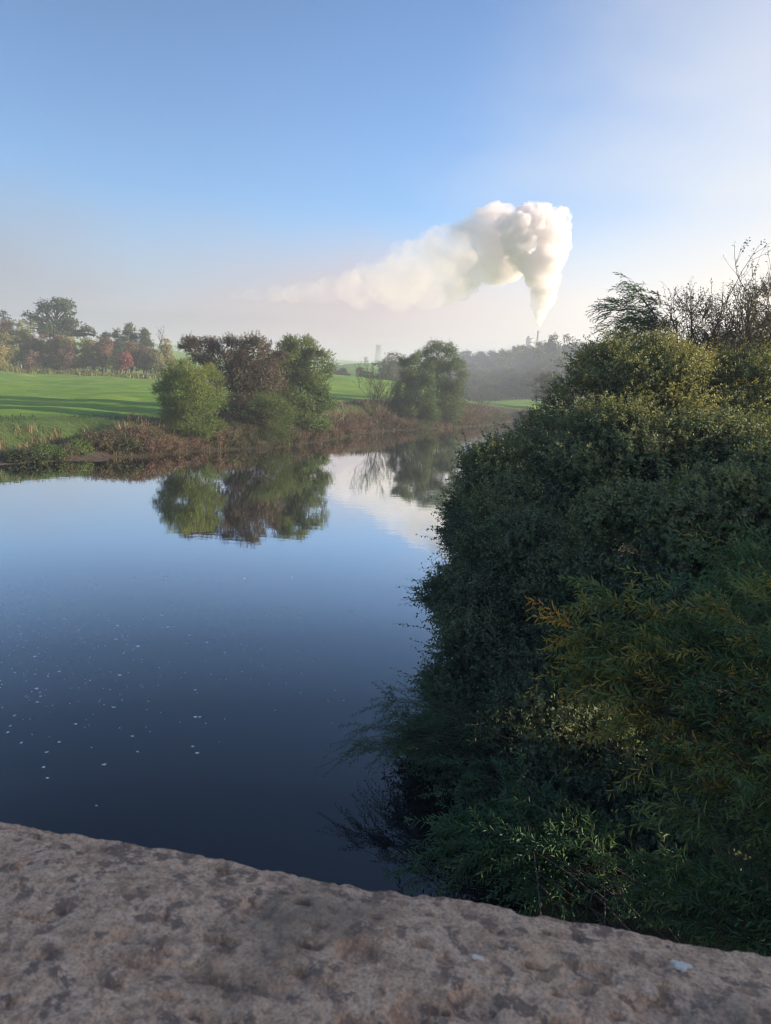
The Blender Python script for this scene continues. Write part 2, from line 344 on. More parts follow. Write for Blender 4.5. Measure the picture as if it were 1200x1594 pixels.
def limbs(root, blobs, cc, owner, tr, stems=1, twig=.35, base_spread=.2, fork=.3):
    L = []; bl = np.array(blobs, float); top = bl[:, 2].max()
    fz = root[2] + (np.average(bl[:, 2]) - root[2]) * fork
    heads = []
    for s in range(stems):
        off = rng.normal(size=2) * base_spread
        h = np.array([root[0] + off[0] * 2.2, root[1] + off[1] * 2.2, fz * (1 + .1 * rng.normal()) if stems > 1 else fz])
        b0 = np.array([root[0] + off[0], root[1] + off[1], root[2] - .3]); mid = (b0 + h) / 2 + rng.normal(size=3) * .06 * abs(h[2] - b0[2])
        L.append((np.array([b0, mid, h]), np.array([tr * 1.25, tr * .95, tr * .8]) / stems ** .5)); heads.append(h)
    for i, bb in enumerate(bl):
        h = min(heads, key=lambda q: np.linalg.norm(q[:2] - bb[:2])); e = bb[:3] + np.array([0, 0, .2 * bb[5]])
        t = np.linspace(0, 1, 6)[:, None]; sag = np.array([0, 0, 1.]) * (np.sin(t * 3.14) * .12 * np.linalg.norm(e - h))
        pts = h + (e - h) * t + sag + rng.normal(size=(6, 3)) * .03 * np.linalg.norm(e - h) * (t * (1 - t) * 4)
        L.append((pts, np.linspace(tr * .62, tr * .16, 6) / stems ** .4))
        for q in cc[owner == i]:
            a = pts[rng.integers(2, 6)]; t2 = np.linspace(0, 1, 4)[:, None]
            L.append((a + (q - a) * t2 + rng.normal(size=(4, 3)) * .05 * np.linalg.norm(q - a) * t2, np.linspace(tr * .2, tr * .05, 4) * twig / .35))
    return tubes(L, 5)
def tree(name, label, cat, root, blobs, n, mat, leaf=(.1, .05), m=6, L=.3, tr=.15, stems=1, bark=BARK, group=None, simple=True, tint0=.45,
         toptint=.0, ang=.9, droop=.1, sub=9, subr=.32, up=.45, spread=1., stem=.005, stemleaf=True, twig=.35, fork=.3, zref=None, sprout=0, crownname='crown', wind=0., long=0.):
    root = np.array(root, float); bl = [(b[0], b[1], b[2], b[3], b[4], b[5]) for b in blobs]
    pos, d, cc, cr, ow, ct = crown(bl, n, 0, sub, subr, spread, up)
    za, zb = min(b[2] - b[5] for b in bl), max(b[2] + b[5] for b in bl)
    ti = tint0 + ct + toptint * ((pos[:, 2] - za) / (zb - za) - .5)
    ok = pos[:, 2] > .1
    pos, d, ti = pos[ok], d[ok], ti[ok]
    d = nrm(d + np.array([wind, 0, 0])); LL = L * rng.uniform(.6, 1.3, len(pos)) * np.where(rng.random(len(pos)) < long, rng.uniform(1.6, 2.6, len(pos)), 1)
    V, Q, T, SV, SQ = shoots(pos, d, LL, m, leaf[0], leaf[1], ang, droop, ti, simple=simple, stem=stem)
    o = empty(name, root, label, cat, group)
    mesh(crownname, V - root, Q, mat, o, tint=T)
    V2, Q2 = limbs(root, bl, cc, ow, tr, stems, twig, fork=fork)
    if stemleaf: Q2 = np.concatenate([Q2, SQ + len(V2)]); V2 = np.concatenate([V2, SV])
    mesh('trunk', V2 - root, Q2, bark, o, smooth=True)
    return o
def B(px, py, D, rpx, rz=None, ry=None):
    """ellipsoid clump centred at a pixel at distance D, radii given in pixels"""
    D = nd(D); s = D / F; p = P(px, py, D); rx = rpx * s; rz = rx if rz is None else rz * s
    return (p[0], p[1], p[2], rx, (rx if ry is None else ry), rz)
def root_at(px, D, dz=0):
    D = nd(D); x = P(px, 600, D)[0]
    return (x, D, hz(x, D) + dz)

# --- middle group on the left bank
g_ = 'trees along the far bank'
use(297, 3.0, 60.5)
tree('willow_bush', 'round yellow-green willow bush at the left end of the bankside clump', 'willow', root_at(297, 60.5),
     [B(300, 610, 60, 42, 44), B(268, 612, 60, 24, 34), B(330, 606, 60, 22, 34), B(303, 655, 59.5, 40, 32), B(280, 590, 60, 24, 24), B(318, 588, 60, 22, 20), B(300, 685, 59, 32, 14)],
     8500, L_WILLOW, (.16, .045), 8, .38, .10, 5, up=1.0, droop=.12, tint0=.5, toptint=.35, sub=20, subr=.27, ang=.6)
use(375, 7.5, 63)
tree('brown_leaved_tree', 'broad dark tree with thinning brown and purplish leaves in the middle of the bankside clump', 'tree', root_at(375, 63),
     [B(312, 546, 63.5, 34, 18), B(352, 555, 63, 42, 26), B(395, 553, 63, 36, 27), B(412, 595, 63, 38, 34), B(360, 605, 62.5, 38, 38), B(385, 645, 62, 38, 36), B(425, 562, 64, 24, 30), B(350, 665, 62, 26, 26), B(395, 680, 62, 34, 16)],
     12000, L_BROWN, (.16, .09), 7, .42, .17, 4, tint0=.46, sub=20, subr=.26, spread=1.3, fork=.35, twig=.5)
use(462, 6.5, 66)
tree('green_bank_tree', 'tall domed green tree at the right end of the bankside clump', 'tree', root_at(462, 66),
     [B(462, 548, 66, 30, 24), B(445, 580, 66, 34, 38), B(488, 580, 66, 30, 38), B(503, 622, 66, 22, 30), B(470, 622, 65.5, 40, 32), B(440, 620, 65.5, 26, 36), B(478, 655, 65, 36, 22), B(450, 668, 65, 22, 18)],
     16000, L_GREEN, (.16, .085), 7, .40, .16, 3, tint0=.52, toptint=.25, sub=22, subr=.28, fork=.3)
use(418, 2.0, 61.5)
tree('willow_bush', 'low feathery grey-green willow bush under the brown tree, touching the water', 'willow', root_at(418, 61.5),
     [B(415, 655, 61, 32, 34), B(398, 640, 61.5, 20, 28), B(435, 650, 61.5, 20, 30), B(415, 683, 60.6, 34, 14)],
     2600, L_WILLOW, (.17, .04), 7, .6, .07, 5, up=1.3, tint0=.3, toptint=.3, spread=1.8, subr=.42, sub=9, ang=.5)
# --- pair further down the bank
use(645, 3.5, 80)
tree('bank_tree', 'shorter left tree of the grey-green pair on the grassy bank by the bend', 'tree', root_at(645, 80),
     [B(645, 578, 80, 26, 24), B(634, 608, 80, 20, 30), B(656, 612, 79.5, 26, 32), B(648, 640, 79, 32, 26)],
     11000, L_GREEN, (.19, .09), 6, .42, .13, 3, tint0=.32, sub=32, subr=.26)
use(688, 5.5, 82)
tree('bank_tree', 'taller right tree of the grey-green pair, standing above its neighbour by the bend', 'tree', root_at(688, 82),
     [B(682, 555, 82, 28, 22), B(698, 582, 82, 27, 30), B(674, 590, 82, 26, 30), B(702, 615, 82, 24, 28), B(684, 635, 81.5, 32, 28), B(664, 562, 82, 14, 16)],
     13000, L_GREEN, (.19, .09), 6, .42, .14, 3, tint0=.3, toptint=.1, sub=32, subr=.26)

# --- sparse upright shrubs: recursive bare branching
def sticks(base, H, n_main, lean=.35, depth=3, r0=.05, spreadx=.5, up=.9):
    L = []; tips = []
    def grow(p, d, length, r, lev):
        k = 7; pts = [p]; q = p.copy(); dd = d.copy()
        for i in range(k):
            dd = dd + rng.normal(size=3) * .12 + np.array([0, 0, .06 * up]); dd /= np.linalg.norm(dd); q = q + dd * length / k; pts.append(q.copy())
        pts = np.array(pts); L.append((pts, np.linspace(r, r * .35, k + 1)))
        if lev >= depth: tips.append((pts[-1], dd)); tips.append((pts[4], dd)); return
        tips.append((pts[-1], dd))
        for c_ in range(rng.integers(3, 6)):
            i = rng.integers(2, k); a = perp(dd[None])[0]; nd = dd * .8 + a * rng.uniform(.4, .8) + np.array([0, 0, .35 * up]); nd /= np.linalg.norm(nd)
            grow(pts[i], nd, length * rng.uniform(.35, .6), r * .45, lev + 1)
    for s in range(n_main):
        a = rng.uniform(0, 6.28); d = np.array([math.cos(a) * lean, math.sin(a) * lean, 1.]); d /= np.linalg.norm(d)
        st = np.array(base, float) + np.array([math.cos(a), math.sin(a), 0]) * spreadx * rng.uniform(.2, 1); L.append((np.array([np.array(base, float) - [0, 0, .25], (np.array(base, float) + st) / 2 - [0, 0, .12], st + d * .05]), np.array([r0 * 1.3, r0 * 1.2, r0])))
        grow(st, d, H * rng.uniform(.7, 1.), r0, 1)
    return L, tips
def bare(name, label, cat, base, H, n_main, mat, leaves=1, leaf=(.07, .03), r0=.05, lean=.35, spreadx=.4, depth=3, tint=.4, group=None, bark=BARK, m=4, Ls=.15, stemr=.004):
    L, tips = sticks(base, H, n_main, lean, depth, r0, spreadx)
    base = np.array(base, float); o = empty(name, base, label, cat, group)
    V, Q = tubes(L, 5); tp = np.array([t[0] for t in tips]); td = np.array([t[1] for t in tips])
    if leaves > 0:
        k = rng.random(len(tp)) < leaves; tp, td = tp[k], td[k]; s = (tp[:, 2] > -9)
        Vl, Ql, T, SV, SQ = shoots(tp, td, np.full(len(tp), Ls), m, *leaf, tint=np.full(len(tp), tint), simple=True, stem=stemr)
        Q = np.concatenate([Q, SQ + len(V)]); V = np.concatenate([V, SV]); mesh('leaves', Vl - base, Ql, mat, o, tint=T)
    mesh('trunk', V - base, Q, bark, o, smooth=True); return o
use(590, 4, 78)
bare('sparse_shrub', 'thin upright shrub with few leaves between the brown bank clumps and the grey-green pair', 'shrub', root_at(590, 78), 6.4, 9, L_GREEN, 1, (.2, .08), .05, .2, .5, tint=.35, Ls=.6, m=9)
use(747, 8, 90)
bare('bare_shrub', 'leafless spreading shrub alone on the reedy bank in front of the misty wood', 'shrub', root_at(747, 90), 3.6, 6, L_BRAM, .35, (.1, .05), .04, .6, .3, tint=.8, bark=BARK_G)

# --- hedge and trees at the top of the meadow (about 180 m away)
def far(name, label, cat, px, ytop, ybase, D, wpx, mat, n=900, tint0=.5, leaf=(.42, .26), group=None, squash=1., toptint=.3, L=.7, m=4, tr=.25):
    s = D / F; r = root_at(px, D); zt = P(px, ytop, D)[2]; zb = max(r[2], P(px, ybase, D)[2]) ; H = zt - zb; rw = wpx * s / 2
    bl = []
    for k in range(5):
        a = rng.uniform(0, 6.28); f = rng.uniform(.2, .55)
        bl.append((r[0] + math.cos(a) * rw * f, D + math.sin(a) * rw * f, zb + H * rng.uniform(.3, .68), rw * .55, rw * .5, H * .26))
    bl.append((r[0], D, zt - H * .24, rw * .55, rw * .5, H * .24)); bl.append((r[0] - rw * .4, D - .5, zb + H * .14, rw * .6, rw * .6, H * .2)); bl.append((r[0] + rw * .45, D - .4, zb + H * .16, rw * .6, rw * .6, H * .2))
    return tree(name, label, cat, (r[0], r[1], r[2]), bl, n, mat, leaf, m, L, tr, 1, group=group, tint0=tint0, toptint=toptint, sub=8, subr=.34, stem=.02, stemleaf=False)
hg = 'trees and bushes of the hedge beyond the meadow'
s_ = 180
# the big oak with its open crown
oak = [B(88, 476, 192, 22, 8), B(72, 484, 192, 12, 8), B(104, 484, 192, 13, 10), B(60, 497, 192, 14, 8), B(46, 493, 192, 9, 6), B(78, 506, 192, 18, 9), B(100, 505, 192, 15, 10), B(118, 508, 192, 14, 8), B(132, 517, 192, 12, 7), B(92, 517, 192, 26, 8), B(62, 512, 192, 13, 6), B(146, 522, 192, 7, 4)]
tree('oak_tree', 'large open-crowned oak standing high above the red-brown hedge at left', 'tree', root_at(93, 192), oak, 1900, L_OAK, (.5, .32), 5, .9, .75, 1, tint0=.4, sub=9, subr=.36, stem=.02, stemleaf=False, fork=.62, twig=.5)
H = [  # px, ytop, ybase, D, width, mat, n, tint, label
 (10, 486, 540, 196, 24, L_OAK, 500, .6, 'small round treetop rising at the far left edge behind the hedge'),
 (8, 520, 577, 176, 38, L_OLIVE, 900, .45, 'green and yellow tree at the left edge, nearest the field gate'),
 (-2, 535, 577, 172, 24, L_OLIVE, 500, .95, 'yellow bush cut by the left edge of the picture'),
 (12, 501, 572, 184, 40, L_RED, 900, .3, 'purple-brown hedge tree behind the green tree at the left edge'),
 (40, 499, 574, 186, 46, L_OLIVE, 1100, .35, 'tall olive-brown hedge tree between the left edge and the oak'),
 (62, 517, 572, 184, 40, L_RED, 1000, .25, 'dark reddish hedge bush below and left of the oak'),
 (53, 546, 573, 176, 22, L_RED, 420, .6, 'small rusty bush beside the field gate'),
 (88, 520, 574, 182, 32, L_RED, 900, .45, 'red-brown hawthorn directly under the oak'),
 (108, 524, 573, 181, 30, L_OLIVE, 800, .7, 'yellow-green hedge bush right of the hawthorn under the oak'),
 (107, 540, 577, 177, 32, L_RED, 650, .25, 'low dark red bush at the foot of the hedge under the oak'),
 (133, 527, 575, 182, 32, L_OLIVE, 800, .4, 'olive and rust hedge bush left of the conical red tree'),
 (160, 523, 577, 179, 34, L_RED, 1000, .5, 'conical red-brown tree in the middle of the hedge'),
 (178, 553, 577, 176, 20, L_OLIVE, 300, .6, 'low yellowish bush left of the crimson bush'),
 (197, 551, 574, 176, 20, L_CRIM, 380, .5, 'small bright crimson bush at the foot of the hedge'),
 (205, 534, 574, 181, 32, L_RED, 800, .6, 'orange-red hedge bush behind the crimson bush'),
 (224, 541, 576, 180, 36, L_RED, 850, .15, 'dark plum-brown bush near the right end of the hedge'),
 (244, 550, 578, 178, 26, L_OLIVE, 500, .5, 'greenish bush in front of the right end of the hedge'),
 (168, 515, 565, 188, 24, L_OAK, 550, .1, 'dark green tree left of the tallest trees behind the hedge'),
 (186, 513, 565, 188, 26, L_OAK, 700, .05, 'darkest blue-green tree behind the middle of the hedge'),
 (205, 505, 560, 190, 28, L_OAK, 750, .4, 'tallest green tree behind the right half of the hedge'),
 (226, 511, 562, 189, 22, L_OAK, 600, .6, 'narrow green tree left of the bare tree behind the hedge'),
 (258, 525, 578, 182, 24, L_OLIVE, 650, .75, 'orange-tinged tree at the right end of the hedge'),
]
for (px, yt, yb, D, wd, mt, n, ti, lb) in H:
    far('hedge_tree' if yb - yt > 30 else 'hedge_bush', lb, 'tree' if yb - yt > 30 else 'bush', px, yt, yb, D, wd, mt, int(n * 1.7), ti, group=hg)
bare('bare_tree', 'slim leafless tree poking up behind the right end of the hedge', 'tree', root_at(243, 188), 10.5, 3, L_RED, .3, (.3, .2), .16, .2, .5, tint=.6, bark=BARK_G, stemr=.02)

# --- field gate
GM = bark_mat('weathered_wood', (.16, .15, .14), (.32, .30, .28), 6)
def box(c, s, rz=0):
    v = np.array([[x, y, z] for x in (-1, 1) for y in (-1, 1) for z in (-1, 1)]) * np.array(s) / 2
    ca, sa = math.cos(rz), math.sin(rz); v = v @ np.array([[ca, sa, 0], [-sa, ca, 0], [0, 0, 1]]) + np.array(c)
    return v, np.array([[0, 1, 3, 2], [4, 6, 7, 5], [0, 4, 5, 1], [2, 3, 7, 6], [0, 2, 6, 4], [1, 5, 7, 3]])
def boxes(lst):
    V, Q, o = [], [], 0
    for a in lst:
        v, q = box(*a); V.append(v); Q.append(q + o); o += 8
    return np.concatenate(V), np.concatenate(Q)
gp = root_at(26, 171); g = empty('field_gate', gp, 'grey wooden field gate at the left end of the hedge', 'gate')
for x in (-1.15, 1.15): mesh('post', *boxes([((x, 0, .7), (.2, .2, 1.6)), ((x, 0, 1.52), (.14, .14, .08))]), GM, g)
mesh('gate_rails', *boxes([((0, 0, .35 + k * .26), (2.0, .06, .1)) for k in range(5)] + [((x, .05, .85), (.1, .04, 1.2)) for x in (-.95, 0, .95)]), GM, g)

# --- misty wood on the rising ground beyond the bend
wood = 'trees of the misty wood'
protos = []
def wood_tree(px, yt, D, wpx, label, proto=None):
    s = D / F; x, y, z = root_at(px, D); H = P(px, yt, D)[2] - z; rw = wpx * s / 2
    if proto is None:
        o = tree('wood_tree', label, 'tree', (x, y, z),
             [(x + rw * a, y + rw * b_, z + H * c_, rw * r1, rw * r1, H * r2) for a, b_, c_, r1, r2 in
              ((0, 0, .8, .55, .2), (-.45, .1, .6, .5, .22), (.45, -.2, .62, .5, .22), (0, -.4, .45, .6, .24), (-.3, .2, .3, .6, .2), (.35, .1, .28, .6, .2), (rng.uniform(-.3, .3), 0, .72, .5, .2))],
             1500, L_MIST, (.55, .36), 5, 1.0, .25, 1, group=wood, tint0=rng.uniform(.3, .6), toptint=.3, sub=9, subr=.36, stem=.02, stemleaf=False)
        protos.append((o, H, rw)); return o
    o0, H0, rw0 = protos[proto]
    o = o0.copy(); COL.objects.link(o); o['label'] = label; o.location = (x, y, z); o.scale = (rw / rw0, rw / rw0, H / H0); o.rotation_euler = (0, 0, random.uniform(-3, 3))
    for ch in list(o0.children):
        c = ch.copy(); COL.objects.link(c); c.parent = o
    return o
silh = [(722, 546, 297, 30, 'left end of the skyline of the misty wood, beside the grey-green pair'), (742, 547, 297, 30, 'second skyline tree from the left end of the misty wood'), (762, 549, 292, 26, 'lowest skyline tree of the misty wood, in its dip'),
        (782, 540, 277, 34, 'rounded skyline tree just right of the dip in the misty wood'), (800, 539, 280, 30, 'skyline tree of the misty wood left of the pale building'), (818, 535, 287, 32, 'skyline tree right below the pale building'),
        (838, 529, 297, 34, 'skyline tree that hides the foot of the chimney'), (857, 523, 292, 34, 'highest rounded skyline tree right of the chimney'), (878, 524, 290, 36, 'broad sunlit skyline tree at the right end of the misty wood'), (900, 530, 288, 34, 'skyline tree meeting the near bushes')]
for i, (px, yt, D, wd, lb) in enumerate(silh): wood_tree(px, yt, D, wd, lb)
lbw = {284: 'grey tree in the mist just below the skyline of the wood', 272: 'grey tree in the mist of the middle of the wood', 262: 'dark grey tree in the lower middle of the misty wood', 252: 'dark grey tree in the second row of the misty wood', 247: 'dark low tree or bush at the front edge of the misty wood beside the meadow'}
k = 0
for (D, y0, x0, x1, st) in ((284, 556, 705, 900, 17), (272, 563, 715, 910, 17), (262, 574, 722, 915, 16), (252, 588, 700, 910, 16), (247, 600, 706, 900, 17)):
    for px in np.arange(x0, x1, st):
        wood_tree(px + rng.uniform(-5, 5), y0 + rng.uniform(-9, 8) - (px - 700) * .06, D + rng.uniform(-5, 5), rng.uniform(26, 38), lbw[D], int(rng.integers(0, len(protos)))); k += 1
for px in (925, 958): wood_tree(px, 528, 285, 44, 'end tree of the misty wood glimpsed behind the near bushes', int(rng.integers(0, 10)))
wood_tree(852, 580, 172, 48, 'nearest dark tree at the foot of the misty wood, above the river bend', 4)
wood_tree(882, 584, 172, 48, 'dark tree at the foot of the misty wood, partly behind the near bush', 6)
far('round_tree', 'round dark tree in the mist left of the grey-green pair', 'tree', 606, 550, 600, 215, 46, L_MIST, 1500, .35)
far('round_tree', 'lighter green shoulder of the round misty tree, on its right', 'tree', 622, 552, 600, 218, 26, L_MIST, 600, .7)
for i, (px, yt, wd) in enumerate(((512, 566, 20), (526, 576, 22), (534, 574, 16), (548, 584, 22), (560, 572, 16), (572, 577, 18), (584, 583, 20), (598, 585, 22), (615, 588, 22), (565, 585, 24))):
    wood_tree(px, yt, 240, wd, 'small dark tree of the hedge line in the mist left of the round tree', i % 10)['group'] = 'hedge line in the mist'

# --- far things in the mist
def flat_mat(name, c, rough=.8):
    m, nt, b, out = new_mat(name); tc = N(nt, 'ShaderNodeTexCoord'); nz = N(nt, 'ShaderNodeTexNoise', i_Scale=.8, i_Detail=5.0); nt.links.new(tc.outputs['Object'], nz.inputs['Vector'])
    nt.links.new(ramp(nt, nz.outputs[0], [(.3, tuple(x * .85 for x in c)), (.7, tuple(min(1, x * 1.1) for x in c))]), b.inputs['Base Color']); b.inputs['Roughness'].default_value = rough; return m
WHITE = flat_mat('white_render', (.75, .75, .74)); CONC = flat_mat('concrete', (.20, .19, .19)); DARKW = flat_mat('dark_opening', (.04, .04, .045)); ROOF = flat_mat('grey_roof', (.12, .12, .13)); STEEL = flat_mat('chimney_steel', (.30, .30, .31))
DB = 400
def at_base(px, D): x, y, z = root_at(px, D); return (x, y, z)
bp_ = P(528, 572, DB); zb = hz(bp_[0], DB)
g = empty('white_building', (bp_[0], DB, zb), 'long low white building in the distant mist left of the towers', 'building')
hh = P(528, 566.5, DB)[2] - zb
mesh('wall', *boxes([((0, 0, hh / 2 - .5), (3.4, 5, hh + 1))]), WHITE, g)
mesh('roof', *boxes([((0, 0, hh + .12), (3.7, 5.3, .25))]), ROOF, g)
for x in (-1.1, 0, 1.1): mesh('window', *boxes([((x, -2.53, hh - .75), (.5, .08, .6))]), DARKW, g)
def revol(prof, n=32):
    prof = np.array(prof, float); th = np.arange(n) * 2 * np.pi / n
    V = np.stack([prof[:, 0:1] * np.cos(th), prof[:, 0:1] * np.sin(th), np.repeat(prof[:, 1:2], n, 1)], -1).reshape(-1, 3)
    i = np.arange(len(prof) - 1)[:, None] * n; j = np.arange(n)[None]; j2 = (j + 1) % n
    return V, np.stack([i + j, i + j2, i + n + j2, i + n + j], -1).reshape(-1, 4)
def at_px(px, ytop, D):
    p = P(px, ytop, D); return p[0], p[1], hz(p[0], p[1]), p[2]
x, y, z, zt = at_px(591, 537, 1420); Ht = zt - z; r = 14 / F * 1420 / 2
g = empty('cooling_tower', (x, y, z), 'very faint wide tower in the distant mist above the round tree', 'tower')
mesh('shell', *revol([(r * 1.15, -1), (r * .98, Ht * .3), (r * .82, Ht * .7), (r * .8, Ht * .85), (r * .86, Ht), (r * .82, Ht), (r * .78, Ht * .85), (.01, Ht * .8)]), CONC, g, smooth=True)
x, y, z, zt = at_px(570, 555, 700); Ht = zt - z
g = empty('square_tower', (x, y, z), 'small squat tower in the distant mist left of the wide faint tower', 'tower')
mesh('wall', *boxes([((0, 0, Ht / 2 - .6), (3.0, 3.0, Ht - .8)), ((0, 0, Ht - .8), (3.4, 3.4, .3))]), CONC, g)
for sx in (-1, 1):
    for sy in (-1, 1): mesh('merlon', *boxes([((sx * 1.35, sy * 1.35, Ht - .35), (.5, .5, .6))]), CONC, g)
DC = 600
x, y, z, zt = at_px(838, 515, DC); CH = zt; Ht = zt - z; r = 3.4 / F * DC / 2
g = empty('chimney', (x, y, z), 'slender grey factory chimney under the column of steam', 'chimney')
mesh('flue', *revol([(r * 1.5, -1), (r * 1.15, Ht * .5), (r, Ht - .9), (r * .8, Ht - .9), (r * .75, Ht - 3)]), STEEL, g, smooth=True)
mesh('rim', *revol([(r * .99, Ht - .9), (r * 1.25, Ht - .85), (r * 1.25, Ht - .1), (r * .85, Ht - .05), (r * .8, Ht - .9)]), STEEL, g)
for q in (.6, .8): mesh('platform', *revol([(r * 1.0, Ht * q), (r * 1.6, Ht * q), (r * 1.6, Ht * q + .25), (r * 1.0, Ht * q + .25)]), STEEL, g)
CHX, CHY = x, y
x, y, z, zt = at_px(825, 527, DC - 6); Ht = zt - z
g = empty('factory_building', (x, y, z), 'pale block-shaped factory building showing its top beside the chimney', 'building')
mesh('wall', *boxes([((0, 0, Ht / 2 - .5), (5, 6, Ht + 1))]), flat_mat('pale_cladding', (.5, .5, .5)), g)
mesh('roof', *boxes([((0, 0, Ht + .15), (5.3, 6.3, .3)), ((-1.4, 0, Ht + 1.1), (1.4, 2, 1.6))]), CONC, g)
for q in (.86, .93): mesh('window', *boxes([((0, -3.03, Ht * q), (4.2, .08, .7))]), DARKW, g)

# ------------------------------------------------------------------ bank vegetation
def clump(name, label, cat, px, py, D, w, h, mat, n, tint, group=None, leaf=(.1, .05), up=.5, L=.3, m=6, off=None):
    use(px, (1.1 + .6 * math.sin(px)) if off is None else off, D); x, y, z = root_at(px, D); s = nd(D) / F; W = w * s / 2; Hh = h * s
    bl = [(x + W * a, y + b_ * W, z + Hh * c_, W * .5, W * .5, Hh * .42) for a, b_, c_ in ((-.45, 0, .35), (.45, .1, .4), (0, -.3, .45), (0, .2, .6))]
    return tree(name, label, cat, (x, y, z), bl, n, mat, leaf, m, L, .03, 1, group=group, tint0=tint, sub=9, subr=.4, up=up)
bg_ = 'brambles and bushes along the far bank'
bank = [
 (30, 56.5, 70, 24, L_BRAM, .1, 'dark green bramble at the left edge above the mud beach'),
 (62, 56, 56, 30, L_GREEN, .5, 'leafy green bush above the mud beach, second from the left edge'),
 (92, 56, 50, 26, L_BRAM, .45, 'olive bramble above the middle of the mud beach'),
 (120, 56.5, 34, 26, L_WILLOW, .45, 'small round yellow-green bush above the right end of the mud beach'),
 (152, 57.5, 60, 34, L_BRAM, .6, 'purple-brown bramble right of the small round bush'),
 (182, 58, 52, 32, L_BRAM, .45, 'brown bramble in the middle of the left bank'),
 (208, 58.5, 44, 30, L_DEAD, .2, 'tan dead bush left of the round willow'),
 (235, 59, 50, 30, L_BRAM, .6, 'brown-green bramble at the left foot of the round willow'),
 (262, 59, 44, 24, L_DEAD, .3, 'dry straw-coloured bush at the foot of the round willow'),
 (340, 60, 50, 26, L_BRAM, .75, 'dark brown bramble between the two willows'),
 (372, 60, 46, 26, L_BRAM, .5, 'low dark bramble at the foot of the brown tree'),
 (452, 62.5, 42, 30, L_BRAM, .6, 'brown-green bramble at the foot of the green domed tree'),
 (480, 64, 46, 34, L_BRAM, .75, 'reddish bramble right of the green domed tree trunk'),
 (503, 66.5, 36, 30, L_DEAD, .1, 'rusty mound of dead growth below the green domed tree'),
 (528, 69, 36, 32, L_DEAD, .0, 'rounded rust-brown mound right of the green domed tree'),
 (553, 72, 34, 28, L_BRAM, .9, 'dull brown mound between the rust mound and the thin shrub'),
 (572, 74, 28, 30, L_DEAD, .15, 'brown mound at the left foot of the thin shrub'),
 (610, 77, 40, 30, L_BRAM, .8, 'dark brown mound at the right foot of the thin shrub'),
 (640, 78.5, 40, 22, L_BRAM, .6, 'low bramble under the shorter grey-green tree'),
 (672, 80, 44, 26, L_BRAM, .5, 'low bramble between the trunks of the grey-green pair'),
 (705, 81.5, 40, 26, L_BRAM, .8, 'brown bramble at the right foot of the taller grey-green tree'),
]
for px, D, wd, h, mt, ti, lb in bank:
    clump('bank_bush', lb, 'bush', px, 0, D, wd * 1.15, h * (.72 if px < 480 else .6), mt, int(wd * 20), ti, bg_, leaf=(.11, .055), L=.35)
for k_, (px, wd, h, mt, ti, lb) in enumerate((
    (195, 40, 16, L_BRAM, .3, 'low trailing bramble at the water edge right of the mud beach'), (228, 44, 18, L_DEAD, .1, 'low straw-brown tuft at the water edge left of the round willow'),
    (262, 40, 16, L_BRAM, .65, 'low brown bramble at the water edge under the round willow'), (296, 44, 15, L_DEAD, .2, 'dry tuft hanging over the water under the middle of the round willow'),
    (330, 40, 17, L_BRAM, .8, 'low purplish bramble at the water edge right of the round willow'), (362, 38, 16, L_BRAM, .4, 'low bramble at the water edge left of the feathery willow bush'),
    (455, 38, 16, L_BRAM, .7, 'low bramble at the water edge right of the feathery willow bush'), (488, 34, 16, L_DEAD, .05, 'low rusty tuft at the water edge under the green domed tree'),
    (516, 30, 15, L_BRAM, .85, 'low brown tuft at the water edge below the rust mounds'), (543, 28, 14, L_DEAD, .1, 'small rusty tuft at the water edge left of the thin shrub'),
    (625, 34, 13, L_BRAM, .75, 'low brown bramble at the water edge left of the grey-green pair'), (658, 34, 13, L_BRAM, .5, 'low bramble at the water edge below the grey-green pair'), (725, 40, 12, L_BRAM, .8, 'low brown bramble at the water edge right of the grey-green pair'))):
    clump('bank_bush', lb, 'bush', px, 0, 60, wd * 1.3, h, mt, int(wd * 20), ti, bg_, leaf=(.11, .055), L=.32, off=.7)
def blades(name, xy, hgt, mat, lean=.35, w=.02, tint=.5, kind='stuff', parent=None, curve=.4, tj=.2):
    n = len(xy); z = height(xy[:, 0], xy[:, 1]) - .03; b0 = np.column_stack([xy, z]); a = rng.uniform(0, 6.28, n)
    d = np.column_stack([np.cos(a), np.sin(a)]); l = rng.uniform(0, lean, n) * hgt; ww = np.column_stack([-d[:, 1], d[:, 0], np.zeros(n)]) * w
    D3 = np.column_stack([d, np.zeros(n)]); up = np.array([0, 0, 1.])
    mid = b0 + up * (hgt * .6)[:, None] + D3 * (l * .4)[:, None]; tip = b0 + up * hgt[:, None] * (1 - curve * .3) + D3 * l[:, None] * 1.3
    v = np.stack([b0 - ww, b0 + ww, mid + ww * .8, mid - ww * .8, tip + ww * .1, tip - ww * .1], 1).reshape(-1, 3); k_ = np.arange(n)[:, None] * 6
    Q = np.stack([k_ + np.array([[0, 1, 2, 3]]), k_ + np.array([[3, 2, 4, 5]])], 1).reshape(-1, 4)
    t = np.repeat(np.clip(tint + rng.normal(0, tj, n) + .2 * vn(np.column_stack([xy / 1.5, np.zeros(n)]), 4), 0, 1), 2)
    o = mesh(name, v, Q, mat, parent, tint=t)
    if not parent: o['kind'] = kind
    return o
